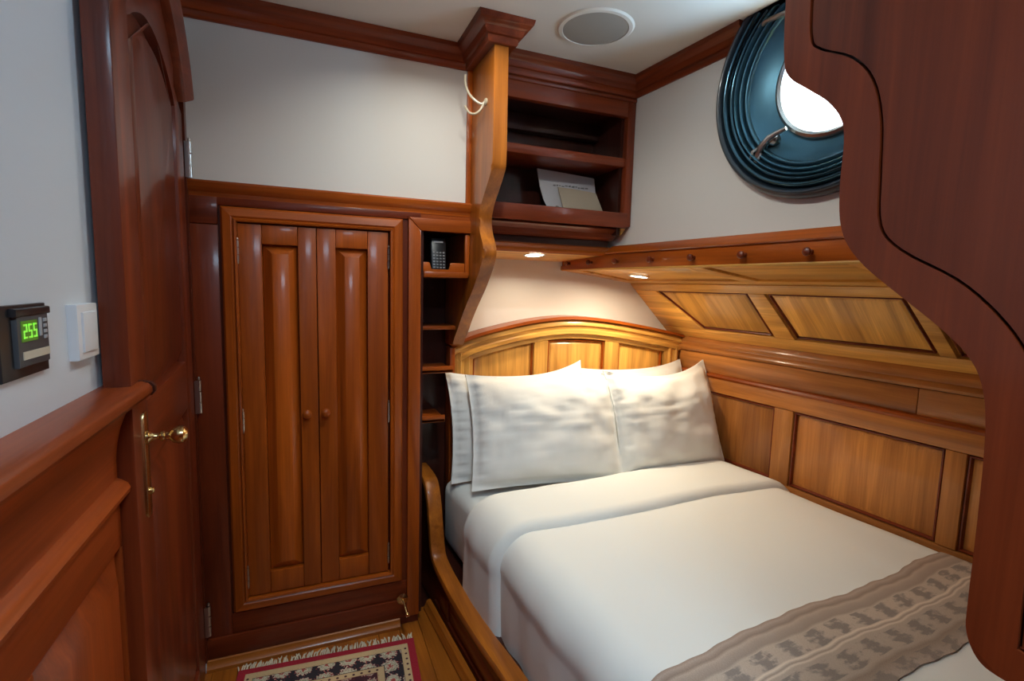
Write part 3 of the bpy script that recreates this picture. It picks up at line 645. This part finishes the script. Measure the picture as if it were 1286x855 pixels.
# ================================================================== DUVET, RUNNER
def duv(v, s):
    """height of the duvet's upper surface and the drape; t is arc coordinate across the bed"""
    n = noise.noise(Vector((v*2.2, s*2.6, 3.1)))*.010 + noise.noise(Vector((v*7, s*3, 8.1)))*.003
    return n
def duvet_pt(t, s, off=0.0):
    """t metres across measured from the left hem up and over; returns (v,s,z)"""
    vr = .825 + .010*math.sin(s*5); r = .12
    drop = .235; arc = r*PI/2
    zt = .540
    vl = vr-r
    if t < drop:
        zz = zt-r-drop+t; wv = noise.noise(Vector((s*9, t*3, 1.7)))*.012*(1-t/drop*.4)
        return Vector((vl + .0 - off + wv + .004, s, zz))
    if t < drop+arc:
        a = (t-drop)/r; wv = noise.noise(Vector((s*9, t*3, 1.7)))*.010*(1-a/(PI/2))
        n = duv(vr, s)*a/(PI/2)
        return Vector((vr - (r+off)*math.cos(a) + wv, s, zt - r + (r+off)*math.sin(a) + n))
    v = vr + (t-drop-arc); e = max(0, (v-1.95)/.12)
    return Vector((v, s, zt + off + duv(v, s) + .008*math.sin(min(1, (v-vr)/1.1)*PI) - .05*min(1, e)**2.2))
TW = .235+.12*PI/2
TMAX = TW + (2.06-.825)
def sheet(ts, ss, off, thick, edge=None, uvs=False):
    g = G(); vs = []; nt_, ns_ = len(ts), len(ss)
    def sfun(t, s): return edge(t, s) if edge else s
    for side in (0, 1):
        for i, s in enumerate(ss):
            for t in ts:
                rim = min(1, min(i, ns_-1-i)/1.5)
                p = duvet_pt(t, sfun(t, s), off - thick*(1-rim)*.5 if side == 0 else off-thick)
                vs.append(p)
    q = nt_*ns_; fs = []
    for i in range(ns_-1):
        for j in range(nt_-1):
            a = i*nt_+j; fs.append((a, a+1, a+nt_+1, a+nt_)); fs.append((q+a, q+a+nt_, q+a+nt_+1, q+a+1))
    for i in range(ns_-1):
        for j in (0, nt_-1): a = i*nt_+j; fs.append((a, a+nt_, q+a+nt_, q+a))
    for j in range(nt_-1):
        for i in (0, ns_-1): a = i*nt_+j; fs.append((a, a+1, q+a+1, q+a))
    return g.add(vs, fs)
lin_ = lambda a, b_, n: [a+(b_-a)*k/n for k in range(n+1)]
dv = thing('duvet', 'white duvet spread over the bed, turned down at the top', 'duvet', (1.4, .8, .25), 'H')
def hd(t, s):    # head edge wanders a little
    return s
part('cover', sheet(lin_(0, TMAX, 84), lin_(-.12, 1.60, 90), 0, .022), MCLOTH, dv, angle=60)
def foldedge(t, s):
    k = (s-1.39)/.33
    u = max(0, (t-TW)/1.2)
    lo = 1.415 - .10*min(1, u) + .012*math.sin(t*6)
    hi = 1.715 - .07*min(1, u) + .012*math.sin(t*5+1)
    return lo + (hi-lo)*k
part('turned_down_band', sheet(lin_(.0, TMAX, 84), lin_(1.39, 1.72, 22), .028, .045, foldedge), MCLOTH, dv, angle=60)
# runner
m, nt, b = mat('ikat_cloth')
uvn = N(nt, 'ShaderNodeUVMap'); sp = N(nt, 'ShaderNodeSeparateXYZ'); L(nt, uvn.outputs[0], sp.inputs[0])
rp = N(nt, 'ShaderNodeValToRGB'); cr = rp.color_ramp; cr.interpolation = 'LINEAR'
cols = [(0, (0.312, 0.228, 0.180)), (.04, (0.432, 0.336, 0.276)), (.10, (0.288, 0.216, 0.174)), (.13, (0.480, 0.372, 0.300)), (.17, (0.396, 0.312, 0.252)), (.24, (0.336, 0.264, 0.216)), (.27, (0.504, 0.408, 0.330)), (.46, (0.480, 0.384, 0.312)), (.48, (0.720, 0.600, 0.480)), (.51, (0.324, 0.252, 0.204)), (.53, (0.672, 0.552, 0.444)), (.55, (0.432, 0.348, 0.282)), (.80, (0.408, 0.324, 0.258)), (.84, (0.288, 0.216, 0.168)), (1, (0.456, 0.360, 0.288))]
cr.elements[0].color = (*cols[0][1], 1); cr.elements[1].position = 1; cr.elements[1].color = (*cols[-1][1], 1)
for p_, c_ in cols[1:-1]: e = cr.elements.new(p_); e.color = (*c_, 1)
L(nt, sp.outputs['Y'], rp.inputs[0])
sn = N(nt, 'ShaderNodeVectorMath', operation='SNAP'); sn.inputs[1].default_value = (.007, .012, 1); L(nt, uvn.outputs[0], sn.inputs[0])
nz = N(nt, 'ShaderNodeTexNoise'); nz.inputs['Scale'].default_value = 42; nz.inputs['Detail'].default_value = 3
mp = N(nt, 'ShaderNodeMapping'); mp.inputs['Scale'].default_value = (1, .45, 1); L(nt, sn.outputs[0], mp.inputs[0]); L(nt, mp.outputs[0], nz.inputs['Vector'])
wv = N(nt, 'ShaderNodeMath', operation='PINGPONG'); L(nt, sp.outputs['X'], wv.inputs[0]); wv.inputs[1].default_value = .046
wv2 = N(nt, 'ShaderNodeMath', operation='MULTIPLY_ADD'); L(nt, wv.outputs[0], wv2.inputs[0]); wv2.inputs[1].default_value = 9.0; wv2.inputs[2].default_value = -.19
ad = N(nt, 'ShaderNodeMath', operation='ADD'); L(nt, wv2.outputs[0], ad.inputs[0]); L(nt, nz.outputs['Fac'], ad.inputs[1])
th = N(nt, 'ShaderNodeMapRange'); th.inputs['From Min'].default_value = .46; th.inputs['From Max'].default_value = .62; L(nt, ad.outputs[0], th.inputs['Value'])
bd = N(nt, 'ShaderNodeValToRGB'); be = bd.color_ramp; be.interpolation = 'CONSTANT'; be.elements[0].color = (0, 0, 0, 1); be.elements[1].position = .27; be.elements[1].color = (1, 1, 1, 1)
for p_, v_ in ((.46, 0), (.58, 1), (.78, 0), (.87, .8)): e = be.elements.new(p_); e.color = (v_, v_, v_, 1)
L(nt, sp.outputs['Y'], bd.inputs[0])
mm = N(nt, 'ShaderNodeMath', operation='MULTIPLY'); L(nt, th.outputs[0], mm.inputs[0]); L(nt, bd.outputs[0], mm.inputs[1])
m2 = N(nt, 'ShaderNodeMath', operation='MULTIPLY'); L(nt, mm.outputs[0], m2.inputs[0]); m2.inputs[1].default_value = .68
mxc = N(nt, 'ShaderNodeMix', data_type='RGBA'); L(nt, m2.outputs[0], mxc.inputs[0]); L(nt, rp.outputs[0], mxc.inputs[6]); mxc.inputs[7].default_value = (.15, .135, .13, 1)
fz_ = N(nt, 'ShaderNodeTexNoise'); fz_.inputs['Scale'].default_value = 300; L(nt, uvn.outputs[0], fz_.inputs['Vector'])
mx2 = N(nt, 'ShaderNodeMix', data_type='RGBA', blend_type='OVERLAY'); mx2.inputs[0].default_value = .6; L(nt, mxc.outputs[2], mx2.inputs[6]); L(nt, fz_.outputs['Fac'], mx2.inputs[7])
L(nt, mx2.outputs[2], b.inputs['Base Color']); b.inputs['Roughness'].default_value = .9
bp = N(nt, 'ShaderNodeBump'); bp.inputs['Strength'].default_value = .3; bp.inputs['Distance'].default_value = .001; L(nt, fz_.outputs['Fac'], bp.inputs['Height']); L(nt, bp.outputs[0], b.inputs['Normal'])
MIKAT = m
RW0, RW1 = .50, .745
def redge(t, s):
    k = (s-RW0)/(RW1-RW0); return s + .005*math.sin(t*9+.5)*k + .003*math.sin(t*23) + .008*math.sin(t*4) + .0015*math.sin(t*71)
rts, rss = lin_(.05, TMAX-.012, 110), lin_(RW0, RW1, 24)
rg = sheet(rts, rss, .007, .005, redge)
run = top('bed_runner', rg, MIKAT, 'grey and beige patterned woven runner across the foot of the bed', 'bed runner', 'H', angle=60)
uvl = run.data.uv_layers.new(name='UVMap'); nt2, ns2 = len(rts), len(rss)
for lp in run.data.loops:
    q = lp.vertex_index % (nt2*ns2); uvl.data[lp.index].uv = (rts[q % nt2], 1-(q//nt2)/(ns2-1))

# ================================================================== PILLOWS
def pillow(name, label, c0, c1, z0, hgt, lean, thick, seed, sag=.02, earl=0.0, earr=0.0, flip=False):
    """c0,c1: lower left / right corner (X,Y); leaning back by lean"""
    a, b_ = Vector((*c0, 0)), Vector((*c1, 0)); ex = (b_-a).normalized(); Wd = (b_-a).length
    back = Vector((-ex.y, ex.x, 0)); ez = (Vector((0, 0, 1))*math.cos(lean) + back*math.sin(lean)); nf = -back*math.cos(lean) + Vector((0, 0, 1))*math.sin(lean)
    nu, nv = 46, 36; g = G(); vs = []
    def P(u, v, side):
        ff = 1.06
        tu = max(0, 1-abs(u*ff)**3.0); tv = max(0, 1-abs(v*ff)**3.0)
        th = thick*.5*(max(0, tu)**.5)*(max(0, tv)**.5)
        th += .004
        pin = .05*(1-abs(v)**2)*abs(u)**2 if True else 0; pin2 = .045*(1-abs(u)**2)*abs(v)**2
        x_ = Wd/2*(1+u*(1-pin)); y_ = hgt/2*(1+v*(1-pin2))
        if v > 0: y_ -= sag*(1-u*u)*v; y_ += (earl*max(0, -u)**3 + earr*max(0, u)**3)*v
        q = Vector((u*2.2+seed, v*2.0, seed*1.7)); wr = noise.noise(q*1.5)*.012 + noise.noise(Vector((u*3+seed, v*11, seed)))*.003 + noise.noise(Vector((u*12+seed, v*4, seed)))*.0035*(1 if abs(u) > .5 else .4)
        wr *= min(1, (1-max(abs(u), abs(v)))*5)
        # pillow-case crease across the middle, gather ripples at the left edge
        if side == 0:
            wr += .006*math.exp(-((v-.02-.03*noise.noise(Vector((u*2, seed, 0))))/.022)**2)*(1-u**4) - .004*math.exp(-((v-.08)/.04)**2)*(1-u*u)
            wr += .006*noise.noise(Vector((u*4.5+seed*3, v*9, 2.2)))*math.exp(-((v-.25)/.3)**2)
            wr += .006*math.sin(v*38+seed+3*noise.noise(Vector((v*5, seed, 1))))*math.exp(-((u+.90)/.07)**2)
            wr += .0025*math.sin(v*30+seed*2)*math.exp(-((u-.92)/.06)**2)
        bend = -.03*(v > 0)*v*v
        d = (th+wr) if side == 0 else (-th*.75 - .002)
        return a + ex*x_ + ez*y_ + nf*(d+thick*.4+bend) + Vector((0, 0, z0))
    for side in (0, 1):
        for j in range(nv+1):
            for i in range(nu+1): vs.append(P(-1+2*i/nu, -1+2*j/nv, side))
    w_ = nu+1; q = w_*(nv+1); fs = []
    for j in range(nv):
        for i in range(nu):
            k = j*w_+i; fs.append((k, k+1, k+w_+1, k+w_)); fs.append((q+k, q+k+w_, q+k+w_+1, q+k+1))
    rim = [i for i in range(w_)] + [j*w_+nu for j in range(1, nv+1)] + [nv*w_+i for i in range(nu-1, -1, -1)] + [j*w_ for j in range(nv-1, 0, -1)]
    for k in range(len(rim)): c, d = rim[k], rim[(k+1) % len(rim)]; fs.append((c, q+c, q+d, d))
    g.add(vs, fs)
    return top(name, g, MPILLOW, label, 'pillow', group='white bed pillows', angle=80)
pillow('pillow', 'white pillow on the left, behind the front pillow, against the headboard', (.568, 2.07), (1.25, 2.05), .505, .485, R(13), .10, 1.3, earl=.0, earr=.035)
pillow('pillow', 'white pillow on the right, behind the front pillow, against the headboard', (1.22, 2.05), (1.885, 2.06), .505, .485, R(14), .10, 4.1, sag=.012, earr=.02)
pillow('pillow', 'large white front pillow on the left, nearest the wardrobe', (.622, 1.948), (1.305, 1.858), .508, .495, R(20), .15, 2.2, sag=.012, earl=-.005)
pillow('pillow', 'white front pillow on the right, touching the panelled hull side', (1.282, 1.866), (1.90, 1.882), .508, .495, R(18), .15, 7.7, sag=.03, earr=.03)

# ================================================================== FOREGROUND PARTITION
PV = .68
pa = thing('partition_panel', 'large red-brown curved partition panel hanging from ceiling in the right foreground', 'panel', (PV, .1, 1.0), 'H')
outl = arc_pts([(.505, CEIL), (.505, 1.95), (.503, 1.78), (.498, 1.70), (.487, 1.672), (.458, 1.647), (.429, 1.622), (.410, 1.595), (.404, 1.565), (.404, 1.514), (.400, 1.469), (.389, 1.438), (.364, 1.407), (.322, 1.372), (.280, 1.338), (.253, 1.311), (.238, 1.282), (.230, 1.234), (.227, 1.14), (.226, 1.045), (.224, 1.012), (.213, .989), (.196, .981), (.16, .981), (.05, .981), (-.9, .981)], 4)
inn = arc_pts([(.466, CEIL-.05), (.466, 1.95), (.466, 1.78), (.462, 1.715), (.447, 1.694), (.405, 1.668), (.378, 1.633), (.364, 1.583), (.359, 1.517), (.353, 1.456), (.327, 1.424), (.271, 1.390), (.234, 1.355), (.209, 1.319), (.193, 1.28), (.188, 1.22), (.186, 1.12), (.184, 1.03), (.18, 1.018), (.15, 1.014), (.05, 1.014), (-.86, 1.014)], 4)
pfn = lambda a, b_, d: Vector((PV+d, a, b_))
part('frame', G().prism(outl + inn[::-1][:-1] + [(.466, CEIL)], pfn, 0, .026, .006, 3), W('maho', 'z'), pa)
part('backing', G().prism([(p[0]-.012, p[1]+.012) for p in outl] + [(-.9, CEIL)], pfn, .022, .03), W('dark', 'z'), pa)
inn2 = G(); sw_ = inn2.sweep(inn, [(-.003, 0), (-.003, 0)], lambda a, b_, d: Vector((a, b_, 0)))
inset = [(p.x, p.y) for p in sw_.v[::2]]
part('inset_panel', G().prism(inset + [(-.86, CEIL)], pfn, .002, .024, .006, 3), W('maho', 'z'), pa)

# ================================================================== SMALL FIXTURES
# ceiling speaker
sk = thing('ceiling_speaker', 'round flush ceiling speaker with grey cloth grille', 'speaker', (.91, 1.555, CEIL-.012))
part('rim', G().lathe([(.106, 0), (.110, .006), (.122, .005), (.128, 0)], (.91, 1.555, CEIL-.0005), (0, 0, -1), 48), MCEIL, sk)
part('grille', G().lathe([(0, 0), (.110, 0), (.110, .004), (.09, .006), (0, .007)], (.91, 1.555, CEIL-.0005), (0, 0, -1), 48), MGRILL, sk)
# recessed downlights
def downlight(label, loc, ax, r, power, col, spread, group, glow=MLAMP, frame=None):
    loc = Vector(loc); ax = Vector(ax).normalized()
    t = thing('downlight', label, 'downlight', loc, group=group)
    part('bezel', G().lathe([(r*.80, 0), (r*.84, .004), (r*.96, .0035), (r, 0)], loc, ax, 32), MCHROME, t)
    part('lens', G().lathe([(0, .0005), (r*.80, .0005), (r*.80, .001), (0, .0012)], loc, ax, 32), glow, t)
    l = bpy.data.lights.new('downlight_lamp', 'AREA'); l.shape = 'DISK'; l.size = r*1.5; l.energy = power; l.color = col; l.spread = R(spread)
    o = bpy.data.objects.new('downlight_lamp', l); COL.objects.link(o); o.parent = t; o.location = ax*.006
    o.rotation_euler = ax.to_track_quat('-Z', 'Y').to_euler()
    return t
WARM = (1, .84, .60); NEUT = (.97, 1, .94)
GRP = 'recessed ceiling downlights'
downlight('recessed ceiling downlight just in front of the curved end panel', (.43, 1.49, CEIL-.0005), (0, 0, -1), .05, 2.1, NEUT, 150, GRP)
downlight('recessed ceiling downlight over the aisle beside the bed', (.40, .95, CEIL-.0005), (.30, .35, -1), .05, 4.4, NEUT, 140, GRP)
downlight('unseen ceiling downlight added beside the viewer as fill', (.22, -.1, CEIL-.0005), (0, 0, -1), .04, 1.1, NEUT, 130, GRP)  # added lamp out of view, fills the viewer's end of the aisle
downlight('small downlight in the soffit under the wall shelf', (.93, 2.03, 1.5082), (0, -.15, -1), .05, 1.5, WARM, 160, 'reading downlights')
c = soff_fn(1.805, .196, -.001); c = H(c.x, c.y, c.z); nn = Vector((JV-FV, 0, JZ-1.455)).normalized(); ax = Vector((nn.z, 0, -nn.x)); ax = Vector((ax.x*math.cos(HA), ax.x*math.sin(HA), ax.z))
downlight('small downlight in the golden hull soffit beside the bed', c, ax, .05, 4.2, WARM, 170, 'reading downlights')
# light switch
sw = thing('light_switch', 'white rocker light switch on the left wall', 'switch', (-.338, 1.005, 1.238))
wfn = lambda a, b_, d: Vector((-.338-d, a, b_))
part('frame', G().prism(rect(.966, 1.046, 1.238, 1.325), wfn, -.014, 0, .003), MSWITCH, sw)
part('rocker', G().prism(rect(.978, 1.034, 1.250, 1.313), wfn, -.0175, -.01, .002), MSWITCH, sw)
# thermostat
tm = thing('thermostat', 'black wall thermostat with a green display beside the light switch', 'thermostat', (-.338, .83, 1.24))
part('plate', G().prism(rect(.768, .886, 1.240, 1.332), wfn, -.006, 0, .002), MBLACK, tm)
bez = part('module', G().prism(rect(.795, .876, 1.254, 1.320), wfn, -.012, -.004, .003), MGREY, tm)
part('hood', G().prism(rect(.790, .880, 1.318, 1.328), wfn, -.014, -.004, .003), MBLACK, tm)
part('screen', G().prism(rect(.802, .842, 1.286, 1.312), wfn, -.0128, -.011), MLCD, bez)
def seg7(ch, y0, z0, w_, h_, g):
    on = {'2': 'abged', '5': 'afgcd'}[ch]; t = .0022
    S = {'a': (0, w_, h_-t, h_), 'g': (0, w_, h_/2-t/2, h_/2+t/2), 'd': (0, w_, 0, t), 'f': (0, t, h_/2, h_), 'b': (w_-t, w_, h_/2, h_), 'e': (0, t, 0, h_/2), 'c': (w_-t, w_, 0, h_/2)}
    for k in on: a, b_, c_, d_ = S[k]; g.prism(rect(y0+a, y0+b_, z0+c_, z0+d_), wfn, -.0134, -.0125)
g = G()
for i, ch in enumerate('255'): seg7(ch, .806+i*.0125, 1.290, .0085, .018, g)
part('digits', g, MDIG, bez)
g = G().prism(rect(.848, .854, 1.290, 1.314), wfn, -.0135, -.011, .001)
for i in range(4): g.prism(rect(.860, .868, 1.2855+i*.0075, 1.290+i*.0075), wfn, -.0135, -.011, .001)
part('buttons', g, plain('button_pale', (.42, .43, .45), .4), bez)
part('label_strip', G().prism(rect(.803, .872, 1.2635, 1.2735), wfn, -.0130, -.011), MLABEL, bez)
# brass door stop
ds = thing('door_stop', 'brass door stop on the wardrobe foot board', 'door stop', (.335, 1.885, .12))
part('flange', G().lathe([(0, 0), (.022, 0), (.022, .003), (.012, .007), (.006, .009), (0, .009)], (.335, 1.885, .130), (0, -1, 0), 18), MBRASS, ds)
part('rod', G().tube([(.335, 1.880, .130), (.337, 1.85, .124), (.339, 1.815, .112)], .0045, 10).lathe([(0, 0), (.008, 0), (.009, .005), (.007, .011), (0, .012)], (.3392, 1.815, .112), (.06, -.92, -.32), 12), MBRASS, ds)

# ================================================================== RUG
ru = thing('rug', 'red bordered oriental rug with floral pattern on the aisle floor', 'rug', (.10, 1.3, FZ))
RA = R(5.5); rc_ = Vector((.062, 1.818)); ex = Vector((math.cos(RA)*1.0, -math.sin(RA)*1.0)); ey = Vector((-math.sin(RA), -math.cos(RA)))
ex = Vector((math.cos(R(-4)), math.sin(R(-4)))); ey = Vector((-ex.y*-1, 0)); ey = Vector((ex.y, -ex.x))
RWD, RLN = .60, 1.05
def rfn(a, b_, d): q = rc_ + ex*a + ey*b_; return Vector((q.x, q.y, FZ+.001+d))
m, nt, b = mat('oriental_rug')
uvn = N(nt, 'ShaderNodeUVMap'); sp = N(nt, 'ShaderNodeSeparateXYZ'); L(nt, uvn.outputs[0], sp.inputs[0])
def M_(op, a, b2=None, c2=None):
    n = N(nt, 'ShaderNodeMath', operation=op)
    for i, q in enumerate((a, b2, c2)):
        if q is None: continue
        if isinstance(q, (int, float)): n.inputs[i].default_value = q
        else: L(nt, q, n.inputs[i])
    return n.outputs[0]
dx = M_('SUBTRACT', RWD/2, M_('ABSOLUTE', sp.outputs['X'])); dy = M_('MINIMUM', sp.outputs['Y'], M_('SUBTRACT', RLN, sp.outputs['Y'])); dm = M_('MINIMUM', dx, dy)
rp = N(nt, 'ShaderNodeValToRGB'); cr = rp.color_ramp; cr.interpolation = 'CONSTANT'
RED = (.30, .008, .022); CREAM = (.52, .37, .20); NAVY = (.018, .014, .020); FIELD = (.16, .012, .018)
bands = [(0, RED), (.026, CREAM), (.052, NAVY), (.118, CREAM), (.142, FIELD)]
cr.elements[0].color = (*RED, 1); cr.elements[1].position = bands[1][0]/.2; cr.elements[1].color = (*CREAM, 1)
for p_, c_ in bands[2:]: e = cr.elements.new(p_/.2); e.color = (*c_, 1)
L(nt, M_('MULTIPLY', dm, 5.0), rp.inputs[0])
vo = N(nt, 'ShaderNodeTexVoronoi', voronoi_dimensions='2D'); vo.inputs['Scale'].default_value = 14.0; vo.inputs['Randomness'].default_value = .12
mpv = N(nt, 'ShaderNodeMapping'); mpv.inputs['Location'].default_value = (.018, -.050, 0); L(nt, uvn.outputs[0], mpv.inputs[0]); L(nt, mpv.outputs[0], vo.inputs['Vector'])
nz = N(nt, 'ShaderNodeTexNoise'); nz.inputs['Scale'].default_value = 120; nz.inputs['Detail'].default_value = 1; L(nt, uvn.outputs[0], nz.inputs['Vector'])
dist = M_('MULTIPLY_ADD', M_('SUBTRACT', nz.outputs['Fac'], .5), .55, vo.outputs['Distance'])
fr_ = N(nt, 'ShaderNodeValToRGB'); fc = fr_.color_ramp; fc.interpolation = 'CONSTANT'
fc.elements[0].color = (.33, .06, .05, 1); fc.elements[1].position = .12; fc.elements[1].color = (.50, .46, .34, 1)
for p_, c_ in ((.26, (.20, .21, .14)), (.31, (.52, .47, .36)), (.38, (.30, .05, .05)), (.42, NAVY)): e = fc.elements.new(p_); e.color = (*c_, 1)
L(nt, dist, fr_.inputs[0])
hsv = N(nt, 'ShaderNodeHueSaturation'); L(nt, fr_.outputs[0], hsv.inputs['Color'])
isnavy = M_('MULTIPLY', M_('GREATER_THAN', dm, .054), M_('LESS_THAN', dm, .116))
isfield = M_('GREATER_THAN', dm, .144)
mx = N(nt, 'ShaderNodeMix', data_type='RGBA'); L(nt, M_('MAXIMUM', isnavy, M_('MULTIPLY', isfield, .75)), mx.inputs[0]); L(nt, rp.outputs[0], mx.inputs[6]); L(nt, hsv.outputs[0], mx.inputs[7])
# dots on the cream guard bands
vd = N(nt, 'ShaderNodeTexVoronoi', voronoi_dimensions='2D'); vd.inputs['Scale'].default_value = 38; vd.inputs['Randomness'].default_value = 0; L(nt, uvn.outputs[0], vd.inputs['Vector'])
guard = M_('MAXIMUM', M_('MULTIPLY', M_('GREATER_THAN', dm, .030), M_('LESS_THAN', dm, .049)), M_('MULTIPLY', M_('GREATER_THAN', dm, .121), M_('LESS_THAN', dm, .139)))
dots = M_('MULTIPLY', M_('LESS_THAN', vd.outputs['Distance'], .17), guard)
mx2 = N(nt, 'ShaderNodeMix', data_type='RGBA'); L(nt, dots, mx2.inputs[0]); L(nt, mx.outputs[2], mx2.inputs[6]); mx2.inputs[7].default_value = (.06, .015, .02, 1)
L(nt, mx2.outputs[2], b.inputs['Base Color']); b.inputs['Roughness'].default_value = .95
bp = N(nt, 'ShaderNodeBump'); bp.inputs['Strength'].default_value = .5; bp.inputs['Distance'].default_value = .002; L(nt, nz.outputs['Fac'], bp.inputs['Height']); L(nt, bp.outputs[0], b.inputs['Normal'])
pile = part('pile', G().prism(rect(-RWD/2, RWD/2, 0, RLN), rfn, .008, 0, .003), m, ru, smooth=False)
uvl = pile.data.uv_layers.new(name='UVMap'); bse = BASE[ru.name]
for lp in pile.data.loops:
    q = pile.data.vertices[lp.vertex_index].co + bse; d = Vector((q.x, q.y)) - rc_; uvl.data[lp.index].uv = (d.dot(ex), d.dot(ey))
g = G()
n = 92
for k in range(n):
    a = -RWD/2 + RWD*(k+.5)/n + random.uniform(-.002, .002); ln = random.uniform(.026, .040); sk_ = random.uniform(-.014, .014)
    g.tube([rfn(a, .002, .004), rfn(a+sk_*.4, -ln*.4, .005+random.uniform(0, .004)), rfn(a+sk_*.8, -ln*.75, .0035), rfn(a+sk_, -ln, .002)], [.0022, .003, .0028, .0016], 5)
part('fringe', g, MFRINGE, ru, 'cream tasselled fringe', kind='stuff')
